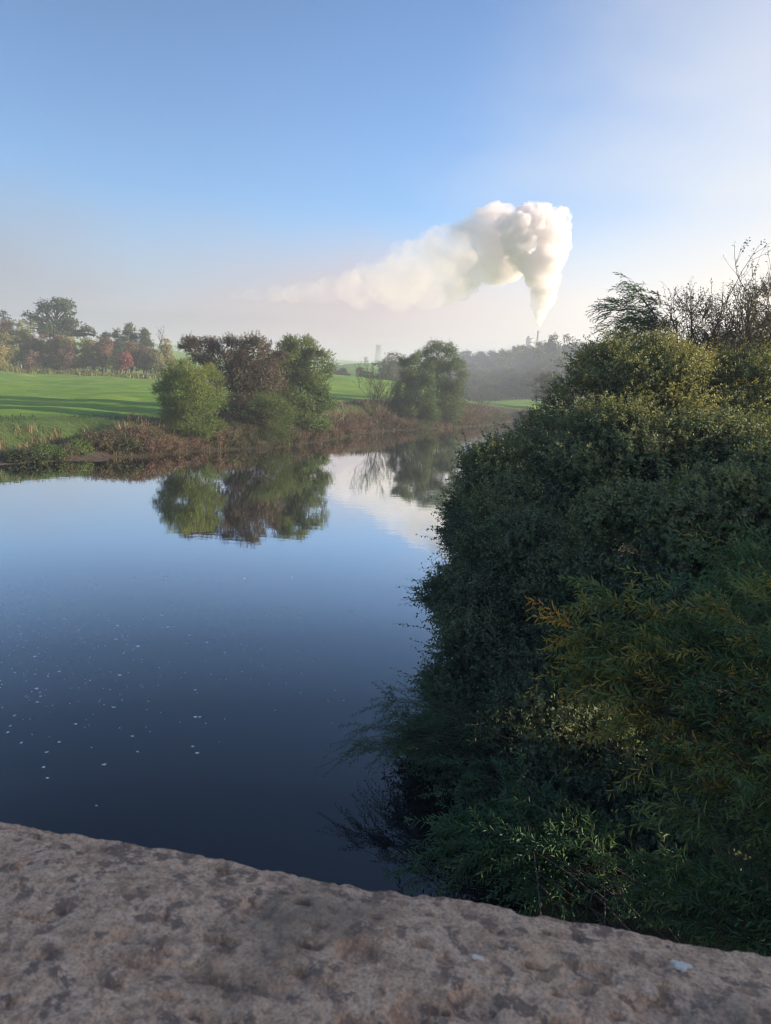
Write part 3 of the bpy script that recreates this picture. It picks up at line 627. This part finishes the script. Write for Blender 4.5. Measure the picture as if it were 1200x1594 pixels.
def along(line, n, lo, hi, i0, i1, side=1):
    seg = np.array(line[i0:i1 + 1]); dl = np.linalg.norm(np.diff(seg, axis=0), axis=1); cum = np.r_[0, dl.cumsum()]; t = rng.uniform(0, cum[-1], n)
    k_ = np.clip(np.searchsorted(cum, t) - 1, 0, len(dl) - 1); f = (t - cum[k_]) / dl[k_]; p = seg[k_] + (seg[k_ + 1] - seg[k_]) * f[:, None]
    nrm_ = np.column_stack([-(seg[k_ + 1] - seg[k_])[:, 1], (seg[k_ + 1] - seg[k_])[:, 0]]); nrm_ = nrm(nrm_)
    return p + nrm_ * rng.uniform(lo, hi, n)[:, None] * side
# i: 2..20 = visible part of the left shoreline
a = along(LS, 15000, 1.6, 5.5, 2, 20); keep = vn(np.column_stack([a / 1.3, a[:, :1] * 0]), 8) > -.25
blades('dead_bank_grass', a[keep], rng.uniform(.3, 1.0, keep.sum()), L_DEAD, .9, .022, .5, tj=.3)
a = along(LS, 26000, 0.05, 3.0, 7, 21); keep = vn(np.column_stack([a / .9, a[:, :1] * 0]), 9) > -.45
blades('waterside_sedge', a[keep], rng.uniform(.25, .85, keep.sum()) * (1 + .4 * vn(np.column_stack([a[keep] / 1.6, a[keep][:, :1] * 0]), 19)), L_BRAM, 1.3, .03, .45, tj=.28)
a = along(LS, 16000, 2.8, 9, 2, 22)
blades('bank_grass', a, rng.uniform(.1, .4, len(a)) * np.exp(-rng.uniform(0, .6, len(a))), L_GRASS, 1., .02, .12, tj=.15)  # blades tinted dark, carrying the near meadow's shade in their colour
a = along(LS, 22000, .1, 6.5, 15, 22); 
blades('reeds', a, rng.uniform(.25, .7, len(a)) * (1 + .5 * vn(np.column_stack([a / 2.5, a[:, :1] * 0]), 12)), L_BRAM, 1.1, .035, .6, tj=.25)
# rank grass at the foot of the far hedge
xx = rng.uniform(-100, -47, 9000); yy = 168 + rng.normal(0, 3, 9000) + 2 * np.sin(xx / 6)
hh_ = np.clip(rng.uniform(.3, .9, 9000) * (1 + 1.3 * vn(np.column_stack([xx / 4, yy / 3, xx * 0]), 3)), .08, 2); blades('rank_grass', np.column_stack([xx, yy]), hh_, L_RANK, 1.3, .10, .3, tj=.2)

# ------------------------------------------------------------------ near bushes on the right bank
def near(name, label, root, blobs, n, mat, **kw):
    return tree(name, label, kw.pop('cat', 'bush'), root, blobs, n, mat, kw.pop('leaf', (.085, .036)), kw.pop('m', 11), kw.pop('L', .34), kw.pop('tr', .13), kw.pop('stems', 5), simple=kw.pop('simple', False), up=kw.pop('up', .5),
                tint0=kw.pop('tint0', .38), toptint=kw.pop('toptint', .32), sub=kw.pop('sub', 16), subr=kw.pop('subr', .3), bark=BARK, long=.09, **kw)  # yellower autumn leaves on top; shade lower down put into the darker tint
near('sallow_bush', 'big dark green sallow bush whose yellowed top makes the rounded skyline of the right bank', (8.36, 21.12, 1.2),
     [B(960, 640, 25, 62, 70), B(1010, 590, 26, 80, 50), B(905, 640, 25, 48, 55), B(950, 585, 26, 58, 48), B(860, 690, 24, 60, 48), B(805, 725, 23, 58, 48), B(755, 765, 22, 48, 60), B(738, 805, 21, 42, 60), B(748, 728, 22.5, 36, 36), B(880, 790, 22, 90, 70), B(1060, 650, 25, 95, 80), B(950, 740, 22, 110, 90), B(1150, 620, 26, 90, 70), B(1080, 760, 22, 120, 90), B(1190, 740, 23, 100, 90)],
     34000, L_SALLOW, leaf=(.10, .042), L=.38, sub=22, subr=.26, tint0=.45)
near('sallow_bush', 'dark sallow bush leaning out over the water, left side of the thicket', (4.05, 14.96, 0.6),
     [B(772, 850, 18, 60, 80), B(830, 900, 17, 110, 90), B(752, 960, 16.5, 80, 80), B(722, 1035, 15.5, 70, 62), B(800, 1040, 15, 120, 90), B(900, 960, 16, 110, 90), B(750, 1120, 14.5, 110, 80)],
     22000, L_SALLOW, leaf=(.08, .034), L=.32, sub=24, subr=.25, toptint=.3, tint0=.25)
near('sallow_bush', 'sallow bush with broad grey-green leaf tufts right of the thicket, above the osiers', (7.48, 11.44, 1.5),
     [B(1020, 860, 14, 120, 85), B(1130, 820, 14.5, 110, 80), B(1180, 930, 13, 110, 90), B(1050, 960, 13, 130, 80), B(960, 930, 14, 80, 70), B(1250, 800, 15, 110, 100)],
     16000, L_SALLOW, leaf=(.085, .04), L=.28, sub=24, subr=.24, toptint=.35, tint0=.35)
near('sallow_bush', 'dark low sallow bush filling the hollow below the osiers', (5.28, 8.80, 0.8),
     [B(860, 1160, 12, 110, 90), B(930, 1280, 11, 130, 90), B(1060, 1350, 10, 140, 90), B(672, 1175, 13.5, 40, 50), B(780, 1260, 12.5, 100, 80), B(1180, 1300, 10, 140, 120), B(700, 1220, 13, 70, 60)],
     9000, L_SALLOW, leaf=(.08, .034), toptint=.1, tint0=.12)
near('sallow_bush', 'small sallow bush overhanging the river at the left shoulder of the thicket', (4.6, 19, .5),
     [B(765, 745, 22, 48, 42), B(745, 800, 21.5, 42, 60), B(790, 800, 21, 60, 70), B(760, 865, 20, 52, 50)], 9000, L_SALLOW, leaf=(.09, .038), L=.34, sub=22, subr=.28, tint0=.35)
near('sallow_bush', 'sallow bush at the right edge behind the bare elder', (13.20, 26.40, 1.8),
     [B(1120, 570, 31, 90, 50), B(1210, 560, 31, 90, 60), B(1010, 545, 30, 70, 40), B(960, 560, 30, 45, 40), B(1290, 540, 31, 90, 60), B(930, 590, 29, 40, 50)],
     7000, L_SALLOW, leaf=(.10, .042), toptint=.4, tint0=.45, simple=True)
# osiers: long slender drooping shoots
def osier(name, label, root, aims, n, L=1.0, tint0=.35, mat=L_OSIER, leaf=(.13, .019), m=24, up=.35):
    """aims: end points (px,py,D,spread px); wands run from the root to them and carry leafy shoots"""
    root = np.array(root, float); wand = []; bs, ds, ti = [], [], []
    per = n // len(aims)
    for (px, py, D, sp, tt) in aims:
        D = nd(D); e = P(px, py, D); s = sp * D / F
        for q in range(per // 6 + 1):
            e2 = e + rng.normal(size=3) * s * np.array([.6, .6, .5]); t = np.linspace(0, 1, 9)[:, None]; r2 = root + rng.normal(size=3) * np.array([.5, .5, .1])
            d = e2 - r2; ln = np.linalg.norm(d); pts = r2 + d * t + np.array([0, 0, 1.]) * (np.sin(t * 2.6) * ln * .16) + rng.normal(size=(9, 3)) * .02 * ln * t * (1 - t)
            wand.append((pts, np.linspace(.013, .003, 9)))
            tg = nrm(np.gradient(pts, axis=0))
            for j in range(6):
                k_ = 8 if j == 0 else rng.integers(4, 9); bs.append(pts[k_]); ds.append(nrm(tg[k_] + .45 * rng.normal(size=3) + np.array([0, 0, up * .5]))); ti.append(tt + rng.normal(0, .1))
    bs, ds, ti = np.array(bs), np.array(ds), np.array(ti)
    V, Q, T, SV, SQ = shoots(bs, ds, L * rng.uniform(.4, 1.15, len(bs)), m, leaf[0], leaf[1], .78, .28, ti, tj=.06, stem=.003, jit=.12, ldroop=.3)
    o = empty(name, root, label, 'willow', 'osier willows below the bridge'); mesh('crown', V - root, Q, mat, o, tint=T)
    V2, Q2 = tubes(wand, 5); Q2 = np.concatenate([Q2, SQ + len(V2)]); V2 = np.concatenate([V2, SV]); mesh('trunk', V2 - root, Q2, BARK, o, smooth=True); return o
osier('osier_willow', 'osier with long drooping shoots and yellowing tips at the right edge, nearest above the parapet', (5.81, 5.81, 1.6),
      [(935, 1050, 8.5, 34, .66), (960, 1010, 8.6, 28, .56), (935, 1110, 8.3, 34, .55), (1010, 1090, 8.0, 50, .5), (1080, 1030, 8.2, 50, .4), (1160, 1010, 8, 50, .5), (1130, 1110, 7.6, 60, .35), (1050, 1180, 7.5, 60, .58), (1000, 1150, 8, 50, .55), (1180, 1180, 7.2, 60, .3), (1220, 1080, 7.6, 60, .3), (1120, 1250, 7, 60, .45)],
      560, .72)
osier('osier_willow', 'osier with bluish-green shoots at the right edge of the picture, higher than its neighbour', (7.57, 7.92, 1.8),
      [(1180, 960, 10, 50, .3), (1150, 940, 10.5, 40, .5), (1230, 930, 10, 50, .3), (1200, 1010, 9.6, 50, .35)], 150, 1.0)
osier('osier_willow', 'low green osier just above the middle of the stone parapet', (2.99, 7.22, 0.9),
      [(700, 1340, 9.6, 34, .15), (740, 1310, 9.8, 34, .25), (790, 1350, 9.2, 40, .15), (850, 1380, 8.8, 40, .2), (780, 1260, 10.4, 50, .15), (900, 1340, 9, 50, .25), (820, 1290, 10, 50, .2)], 300, .8)
osier('osier_willow', 'feathery osier reaching out left over the dark water', (3.34, 10.12, 0.4),
      [(620, 1140, 13, 26, .2), (580, 1180, 12.6, 18, .15), (660, 1120, 13.2, 34, .2), (680, 1190, 12.6, 40, .15), (640, 1180, 12.8, 30, .15), (720, 1160, 12.6, 40, .2)], 300, .8, leaf=(.085, .012))
osier('osier_willow', 'grassy green osier tuft at the lower right corner above the parapet', (4.75, 4.93, 1.2),
      [(1120, 1430, 7.0, 40, .12), (1060, 1420, 7.4, 30, .25), (1190, 1400, 6.8, 50, .15), (1000, 1390, 8, 50, .3), (1150, 1340, 7.2, 60, .3)], 200, .7)
# elder with bare upright stems
def twiggy(label, px, py, D, blobs, n, tt):
    p = P(px, py, nd(D)); tree('thin_bush', label, 'bush', p, blobs, n, L_BROWN, (.09, .035), 5, .4, .05, 4, tint0=tt, sub=12, subr=.34, up=.9, spread=1.6, stem=.006, twig=.4, fork=.25, group='thin bushes below the bare trees')
twiggy('half-bare twiggy bush between the feathery willow and the tallest bare tree', 1060, 560, 28, [B(1050, 505, 28, 24, 34), B(1075, 490, 28, 24, 36), B(1040, 480, 28, 14, 22)], 380, .5)
twiggy('half-bare dark twiggy bush around the foot of the forked bare tree', 1130, 560, 28, [B(1115, 500, 28, 26, 34), B(1145, 485, 28, 26, 34), B(1165, 515, 28, 28, 28)], 430, .4)
twiggy('half-bare brown twiggy bush at the right edge of the picture', 1195, 560, 28, [B(1185, 480, 28, 26, 34), B(1215, 470, 28, 28, 40), B(1200, 520, 28, 28, 28)], 480, .7)
def elder(label, px, D, H, nm, **kw):
    D = nd(D); p = P(px, 600, D); return bare('bare_elder', label, 'tree', (p[0], D, p[2] - .5), H, nm, L_BRAM, kw.pop('lv', .8), (.10, .045), .03, kw.pop('lean', .13), kw.pop('sx', .3), kw.pop('depth', 3), tint=.4, group='thin bare trees at upper right', m=3, Ls=.2)
elder('tallest thin bare tree at upper right, stems rising against the bright sky', 1105, 27, 3.8, 4)
elder('thin bare forked tree right of the tallest one, near the right edge', 1150, 27.5, 3.8, 3)
elder('twiggy half-bare tree at the right edge of the picture', 1195, 27, 3.3, 5, depth=3)
elder('short leafy bare-stemmed shrub left of the tallest thin tree', 1072, 28, 2.7, 5, lean=.4)
osp = P(985, 560, 29)
p_ = P(1002, 600, nd(29))
tree('feathery_willow', 'feathery windblown willow top at the left shoulder of the right thicket', 'willow', p_,
     [B(985, 452, 29, 26, 18), B(965, 485, 29, 30, 14), B(1005, 480, 29, 28, 22), B(985, 510, 29, 36, 20), B(1015, 505, 29, 24, 18)], 300, L_OSIER, (.15, .03), 12, .5, .07, 2, bark=BARK,
     ang=.5, droop=.2, sub=8, subr=.3, up=.1, wind=-1.6, tint0=.1, fork=.5, stem=.006)

# ------------------------------------------------------------------ foam on the water
m_f, nt, b, out = new_mat('river_foam'); b.inputs['Base Color'].default_value = (.82, .84, .86, 1); b.inputs['Roughness'].default_value = .6
def fleck(cx, cy, rx, ry, rot):
    k_ = 9; th = np.arange(k_) * 2 * np.pi / k_; rr = 1 + .3 * rng.normal(size=k_) * .6
    x_ = np.cos(th) * rx * rr; y_ = np.sin(th) * ry * rr; c_, s_ = math.cos(rot), math.sin(rot)
    top = np.column_stack([x_ * c_ - y_ * s_, x_ * s_ + y_ * c_, np.full(k_, .004)]); bot = top * np.array([1.1, 1.1, 0]) + np.array([0, 0, -.003]); cen = np.array([[0, 0, .009]])
    V = np.concatenate([top, bot, cen]); Q = [[i, (i + 1) % k_, k_ + (i + 1) % k_, k_ + i][::-1] for i in range(k_)]; T = [[i, (i + 1) % k_, 2 * k_] for i in range(k_)]
    return V, np.array(Q), np.array(T)
big = [(57, 1072), (63, 1084), (58, 1093), (22, 1114), (33, 1156), (72, 1171), (68, 1194), (74, 1211), (176, 1101), (186, 1051), (118, 1127), (92, 1155), (214, 1170), (304, 1116), (311, 1116), (300, 1162), (307, 1172), (206, 1146), (150, 1254), (162, 1190), (304, 1074), (192, 1017), (214, 1006), (197, 1003), (180, 995), (45, 952), (345, 949), (268, 936), (252, 958), (23, 1047), (53, 1022), (92, 1045), (140, 1059), (12, 1140), (16, 1130), (54, 1022), (123, 981), (5, 940), (112, 935), (304, 943), (350, 1016), (322, 1000), (295, 989), (262, 976), (60, 963), (100, 964), (183, 974), (36, 956), (22, 911), (257, 908)]
for i, (px, py) in enumerate(big):
    p = G(px, py); D = p[1]; s = D / F
    V, Q, T = fleck(0, 0, rng.uniform(1.4, 3.4) * s, rng.uniform(1.2, 2.4) * s * 1.4, rng.uniform(-.6, .6))
    o = mesh('foam_fleck', V, Q, m_f, T=T); o.location = (p[0], p[1], 0)
    tag(o, 'small white fleck of foam floating on the dark river', 'foam', 'foam flecks drifting on the river')
Vs, Qs, Ts, off = [], [], [], 0
for i in range(800):
    px = rng.uniform(-20, 470) if i % 5 else rng.uniform(-20, 640); py = 895 + 290 * rng.beta(1.2, 2.0)
    p = G(px, py); s = p[1] / F
    if vn(np.array([[p[0] / 5 + p[1] / 9, p[1] / 2.2, 0]]), 77)[0] < rng.uniform(-.9, .35): continue
    V, Q, T = fleck(0, 0, rng.uniform(.45, 1.2) * s, rng.uniform(.45, 1.1) * s * 1.6, rng.uniform(0, 3)); Vs.append(V + np.array([p[0], p[1], 0])); Qs.append(Q + off); Ts.append(T + off); off += len(V)
tag(mesh('foam_specks', np.concatenate(Vs), np.concatenate(Qs), m_f, T=np.concatenate(Ts)), kind='stuff')

# ------------------------------------------------------------------ stone parapet of the bridge
PZ = CZ - .40
A = G(0, 1281, PZ); Bp = G(1200, 1482, PZ); ux = nrm((Bp - A)[:2]); vx = np.array([-ux[1], ux[0]])
u = np.concatenate([np.linspace(-4.0, -.25, 300)[:-1], np.linspace(-.25, 1.15, 1150), np.linspace(1.15, 4.5, 300)[1:]]); NU = len(u)
v = np.concatenate([np.linspace(-.62, .015, 520), np.linspace(.0, 1, 41)[1:] * .5 + .5])
UU, VV = np.meshgrid(u, v, indexing='ij')
edge = (vn(np.column_stack([u * 5, u * 0, u * 0]), 21) * .003 + vn(np.column_stack([u * 22, u * 0, u * 0]), 22) * .0015 + vn(np.column_stack([u * 80, u * 0, u * 0]), 23) * .0008)[:, None]
t = (VV - .5) * 2; face = VV > .4
vv = np.where(face, .015 + .02 * np.sin(np.clip(t * 12, 0, 1) * 1.57), VV) + edge
zz = np.where(face, -.55 * t - .022 * 0, 0) - np.where(face, 0, .012 * sst(-.05, .015, VV))
zz = np.where(face, zz - .012, zz)
vv = vv - .0
p2 = A[:2] + UU[..., None] * ux + vv[..., None] * vx
P3 = np.concatenate([p2, (PZ + zz)[..., None]], -1).reshape(-1, 3)
q = np.stack([UU.ravel(), vv.ravel(), zz.ravel()], 1)
qs = q * np.array([.7, 1.25, 1])
d = fbm(q * 14, 3, 31) * .0016 + fbm(q * 60, 3, 35) * .0013 + fbm(q * 260, 2, 39) * .0006
pm = .5 + .5 * sst(-.3, .4, vn(q * 6, 50))
pit = (sst(.36, .75, vn(qs * 34 + 5, 41)) * .008 + sst(.33, .75, vn(qs * 75 + 5, 43)) * .006) * pm
und = .003 * vn(q * 3.2, 47)
nrmv = np.zeros_like(P3); fm = face.ravel(); nrmv[~fm, 2] = 1; nrmv[fm, :2] = vx
P3 = P3 + nrmv * (d - pit + und * (~fm))[:, None]
idx = np.arange(len(P3)).reshape(NU, -1)
Qp = np.stack([idx[:-1, :-1], idx[1:, :-1], idx[1:, 1:], idx[:-1, 1:]], -1).reshape(-1, 4)
m, nt, b, out = new_mat('sandstone')
tc = N(nt, 'ShaderNodeTexCoord')
mp = N(nt, 'ShaderNodeMapping'); mp.inputs['Rotation'].default_value = (0, 0, -math.atan2(ux[1], ux[0])); nt.links.new(tc.outputs['Object'], mp.inputs[0])
def nzt(scale, det, ro): 
    n_ = N(nt, 'ShaderNodeTexNoise', i_Scale=scale, i_Detail=det, i_Roughness=ro); nt.links.new(mp.outputs[0], n_.inputs['Vector']); return n_.outputs[0]
na, nb, nc, nd, ne = nzt(22., 6., .65), nzt(110., 5., .7), nzt(5., 5., .6), nzt(380., 3., .6), nzt(48., 4., .6)
c = ramp(nt, na, [(.32, (.27, .20, .16)), (.45, (.40, .30, .235)), (.56, (.47, .365, .29)), (.68, (.38, .30, .25))])
c = MIX(nt, MR(nt, ne, .54, .61, 0, .85), c, (.12, .10, .095))
c = MIX(nt, MR(nt, nb, .50, .60, 0, .7), c, (.22, .165, .135))
c = MIX(nt, MR(nt, nb, .34, .44, .6, 0), c, (.62, .50, .41))
c = MIX(nt, MR(nt, nd, .52, .62, 0, .45), c, (.15, .12, .11))
c = MIX(nt, MR(nt, nd, .34, .43, .35, 0), c, (.66, .56, .48))
c = MIX(nt, MR(nt, nc, .54, .70, 0, .6), c, (.12, .115, .10))
c = MIX(nt, MR(nt, nc, .30, .42, .45, 0), c, (.50, .36, .22))
c = MIX(nt, 1., c, (1.95, 1.62, 1.30), 'MULTIPLY')
nt.links.new(c, b.inputs['Base Color']); b.inputs['Roughness'].default_value = .92; b.inputs['Specular IOR Level'].default_value = .2
bp = N(nt, 'ShaderNodeBump', i_Strength=1., i_Distance=.005); nt.links.new(M_(nt, 'ADD', nb, M_(nt, 'MULTIPLY', nd, .5)), bp.inputs['Height']); nt.links.new(bp.outputs[0], b.inputs['Normal'])
STONE = m
pr = empty('bridge_parapet', (A[0], A[1], PZ), 'rough brown sandstone parapet of the bridge across the bottom of the picture', 'parapet')
org = np.array([A[0], A[1], PZ]); mesh('coping', P3 - org, Qp, STONE, pr, smooth=True)
ang_ = math.atan2(ux[1], ux[0])
wc = A[:2] + ux * .25 - vx * .29
mesh('wall', *boxes([((wc[0] - org[0], wc[1] - org[1], -.56 - 3.4), (8.4, .5, 6.8), ang_)]), STONE, pr)
# white lichen / dropping and a little white splinter
m_w, nt, b, out = new_mat('chalky_white'); b.inputs['Base Color'].default_value = (.85, .75, .62, 1); b.inputs['Roughness'].default_value = .8
topm = ~face.ravel(); TOP = P3[topm]
def stone_at(xy):
    return np.array([TOP[np.argmin(((TOP[:, :2] - p_) ** 2).sum(1)), 2] for p_ in xy])
def splat(px, py, r, seed, sx=1., sy=1., rot=0, lift=.0005, name='bird_dropping', parent=None, k_=40):
    c0 = G(px, py, PZ + .004); th = np.arange(k_) * 2 * np.pi / k_; rr = r * (1 + .22 * np.sin(th * 3 + seed) + .18 * np.sin(th * 5 + 2 * seed) + .10 * rng.normal(size=k_))
    x_ = np.cos(th) * rr * sx; y_ = np.sin(th) * rr * sy; x_, y_ = x_ * math.cos(rot) - y_ * math.sin(rot), x_ * math.sin(rot) + y_ * math.cos(rot)
    rings = []
    for f, h in ((1, -.002), (.93, .0002), (.6, .0007), (.25, .0009)): xy_ = np.column_stack([c0[0] + x_ * f, c0[1] + y_ * f]); rings.append(np.column_stack([xy_, stone_at(xy_) + h + lift]))
    V = np.concatenate(rings + [np.array([[c0[0], c0[1], float(stone_at(c0[None, :2])[0]) + .001 + lift]])]); Q = [[a * k_ + i, a * k_ + (i + 1) % k_, (a + 1) * k_ + (i + 1) % k_, (a + 1) * k_ + i] for a in range(3) for i in range(k_)]
    T = [[3 * k_ + i, 3 * k_ + (i + 1) % k_, 4 * k_] for i in range(k_)]; return V, np.array(Q), np.array(T), c0
V, Q, T, c0 = splat(1063, 1484, .0062, 1.3, lift=.0016)
mesh('bird_dropping', V - org, Q, m_w, pr, T=T)['label'] = 'white splash on the stone near the right edge'
V, Q, T, c0 = splat(743, 1483, .0042, 2.3, 1.2, .35, -.35, lift=.0015)
mesh('white_mark', V - org, Q, m_w, pr, T=T)['label'] = 'small white sliver on the stone right of the middle'

# ------------------------------------------------------------------ trees out of frame on the sunward side (they shade bank and bridge)
og = 'tall trees on the right bank beyond the frame'
for i, (x, y, h, r_) in enumerate(((20, -2, 16, 7), (21, -9, 14, 5), (19, 8, 9.5, 5), (21, 15, 5.5, 4), (17, 3, 8.5, 5))):
    z = hz(x, y)
    tree('bank_oak', ('tall', 'tall', 'short', 'short', 'short')[i] + ' green tree outside the frame, ' + ('beside the bridge', 'behind the bridge', 'inland of the osiers', 'inland of the big sallow', 'between the bridge and the osiers')[i], 'tree', (x, y, z), [(x + r_ * a, y + r_ * b_, z + h * c_, r_ * .5, r_ * .5, h * .2) for a, b_, c_ in ((0, 0, .82), (-.5, .2, .6), (.5, -.1, .6), (0, .5, .5), (0, -.5, .5), (.1, 0, .35))],
         3200, L_GREEN, (.34, .22), 6, .6, .3, 1, group=og, sub=14, stem=.01, stemleaf=False)

# ------------------------------------------------------------------ haze over the valley (even density), and the steam plume above it
HT = CH + .6
m, nt, b, out = new_mat('haze_air'); nt.nodes.remove(b)
pv = N(nt, 'ShaderNodeVolumePrincipled'); pv.inputs['Color'].default_value = (.86, .93, 1, 1); pv.inputs['Density'].default_value = .0010; pv.inputs['Anisotropy'].default_value = .15
nt.links.new(pv.outputs[0], out.inputs['Volume'])
hv, hq = box((100, 720, (HT - 3) / 2), (2100, 1700, HT + 3))
tag(mesh('haze', hv, hq, m), kind='stuff')

def ico(n=2):
    import bmesh
    bm = bmesh.new(); bmesh.ops.create_icosphere(bm, subdivisions=n, radius=1); V = np.array([v.co[:] for v in bm.verts]); T = np.array([[v.index for v in f.verts] for f in bm.faces]); bm.free(); return V, T
IV, IT = ico(3)
def puff_hull(name, lobes, voxel, amp, D0, squash=1.0, fr=1.0):
    V, T, o = [], [], 0
    for (px, py, r, dd) in lobes:
        if name == 'steam_trail': dd = 24 if px > 745 else max(-112, 14 - (745 - px) * .38)
        c_ = P(px, py, D0 + dd); r_ = r * (D0 + dd) / F; V.append(IV * r_ * np.array([1, 1, squash]) + c_); T.append(IT + o); o += len(IV)
    tmp = mesh(name, np.concatenate(V), np.zeros((0, 4)), WHITE, T=np.concatenate(T))
    md = tmp.modifiers.new('r', 'REMESH'); md.mode = 'VOXEL'; md.voxel_size = voxel
    dg = bpy.context.evaluated_depsgraph_get(); me = bpy.data.meshes.new_from_object(tmp.evaluated_get(dg)); old = tmp.data
    tmp.modifiers.clear(); tmp.data = me; bpy.data.meshes.remove(old)
    n = len(me.vertices); co = np.empty(n * 3, np.float32); me.vertices.foreach_get('co', co); co = co.reshape(-1, 3).astype(float)
    no = np.empty(n * 3, np.float32); me.vertices.foreach_get('normal', no); no = no.reshape(-1, 3)
    q = co / 9 * fr; d = (1 - np.abs(fbm(q, 1, 61)) * 2) * 1.0 + (.5 - np.abs(vn(q * 2.3, 62))) * .8 + (.5 - np.abs(vn(q * 5, 63))) * .4 + (.5 - np.abs(vn(q * 11, 64))) * .18
    sc_ = np.clip((co[:, 2] - HT - .4) / 30, .06, 1)
    co = co + no * (d * amp * sc_)[:, None]; co[:, 2] = np.maximum(co[:, 2], HT + .1)
    me.vertices.foreach_set('co', co.astype(np.float32).ravel()); me.update(); return tmp
colm = [(838.5, 509, 2.4, 0), (839, 505, 3.6, 0), (840, 499, 5.5, 0), (840.5, 492, 7.5, 0), (841, 484, 9.5, 0), (843, 474, 12.5, 0), (845, 463, 15, 0), (846, 450, 16.5, 0), (848, 438, 18, 0), (842, 425, 21, 0), (838, 410, 26, 0), (852, 402, 23, -6), (822, 398, 24, 4), (860, 396, 17, 0),
        (850, 380, 27, 0), (813, 375, 26, 0), (866, 378, 17, 4), (838, 358, 31, 4), (866, 356, 14, 0), (803, 352, 19, -4), (820, 342, 18, 4), (845, 340, 15, 0), (826, 333, 11, 0), (873, 341, 10, 0), (790, 350, 13, 0), (868, 336, 8, 4), (877, 352, 6, 2)]
def steam(name, lobes, voxel, amp, sq, fr, col, dens, nscale, label):
    o = puff_hull(name, lobes, voxel, amp, DC, sq, fr)
    m, nt, b, out = new_mat(name); nt.nodes.remove(b)
    tc = N(nt, 'ShaderNodeTexCoord'); nz = N(nt, 'ShaderNodeTexNoise', i_Scale=nscale, i_Detail=6.0, i_Roughness=.65); nt.links.new(tc.outputs['Object'], nz.inputs['Vector'])
    sp = N(nt, 'ShaderNodeSeparateXYZ'); nt.links.new(tc.outputs['Object'], sp.inputs[0])
    dn = dens(nt, sp, nz.outputs[0])
    pv = N(nt, 'ShaderNodeVolumePrincipled'); pv.inputs['Color'].default_value = (*col, 1); nt.links.new(dn, pv.inputs['Density']); nt.links.new(pv.outputs[0], out.inputs['Volume'])
    o.data.materials.clear(); o.data.materials.append(m); return tag(o, label, 'steam')
steam('steam_plume', colm, 1.1, 3.6, 1.0, 1.15, (1, .972, .966), lambda nt, sp, n: M_(nt, 'MULTIPLY', MR(nt, n, .40, .60, .03, .42), MR(nt, sp.outputs[2], HT, HT + 12, 1.8, 1.)), .09,
      'dense white column of steam rising in billows from the chimney')
tr_ = [(768, 342, 22, 30), (785, 338, 16, 30), (752, 360, 30, 34), (775, 375, 34, 34), (728, 378, 32, 38), (696, 370, 20, 38), (745, 405, 40, 38), (790, 408, 26, 30), (700, 400, 40, 42), (665, 393, 26, 44), (665, 420, 36, 48), (712, 432, 34, 46), (630, 408, 28, 50), (640, 440, 30, 50),
       (605, 436, 32, 54), (575, 438, 26, 60), (600, 452, 24, 60), (545, 448, 23, 66), (515, 452, 20, 70), (485, 456, 17, 76), (455, 459, 15, 80), (425, 461, 13, 86), (395, 463, 12, 90), (365, 465, 11, 95), (335, 467, 9, 98), (300, 468, 8, 98), (500, 455, 19, 80), (470, 455, 17, 80), (430, 458, 14, 80), (390, 460, 12, 80), (560, 462, 22, 70), (620, 460, 26, 66), (665, 455, 28, 60), (770, 415, 26, 34), (700, 450, 24, 50), (690, 385, 30, 40), (730, 405, 38, 40), (650, 402, 26, 40), (640, 425, 34, 40), (800, 380, 26, 30), (800, 355, 20, 30), (690, 425, 36, 40), (600, 440, 28, 40)]
steam('steam_trail', tr_, 2.0, 3.2, .9, .8, (1, .95, .925), lambda nt, sp, n: M_(nt, 'MULTIPLY', M_(nt, 'ADD', MR(nt, sp.outputs[0], -115, 95, .012, .033, False), MR(nt, sp.outputs[0], 30, 85, 0, .05)), MR(nt, n, .40, .62, .45, 1.5)), 0.055,
      'thin peach-coloured trail of steam drifting left and down from the top of the column')

# mist lying in the wood beyond the bend, thinning out to nothing at its edges
m, nt, b, out = new_mat('wood_mist'); nt.nodes.remove(b)
tc = N(nt, 'ShaderNodeTexCoord'); sp = N(nt, 'ShaderNodeSeparateXYZ'); nt.links.new(tc.outputs['Object'], sp.inputs[0])
nz = N(nt, 'ShaderNodeTexNoise', i_Scale=.03, i_Detail=2.0); nt.links.new(tc.outputs['Object'], nz.inputs['Vector'])
ex = M_(nt, 'MULTIPLY', MR(nt, sp.outputs[0], -125, -70, 0, 1), MR(nt, sp.outputs[0], 75, 130, 1, 0))
ey = M_(nt, 'MULTIPLY', MR(nt, sp.outputs[1], -100, -55, 0, 1), MR(nt, sp.outputs[1], 60, 105, 1, 0))
ez = MR(nt, sp.outputs[2], -2, 11, 1, 0)
dn = M_(nt, 'MULTIPLY', M_(nt, 'MULTIPLY', M_(nt, 'MULTIPLY', ex, ey), ez), MR(nt, nz.outputs[0], .35, .65, .003, .009))
pv = N(nt, 'ShaderNodeVolumePrincipled'); pv.inputs['Color'].default_value = (.74, .87, 1, 1); nt.links.new(dn, pv.inputs['Density']); nt.links.new(pv.outputs[0], out.inputs['Volume'])
hv, hq = box((0, 0, 0), (265, 215, 30))
mb = tag(mesh('mist_bank', hv, hq, m), kind='stuff'); mb.location = (110, 315, 16)
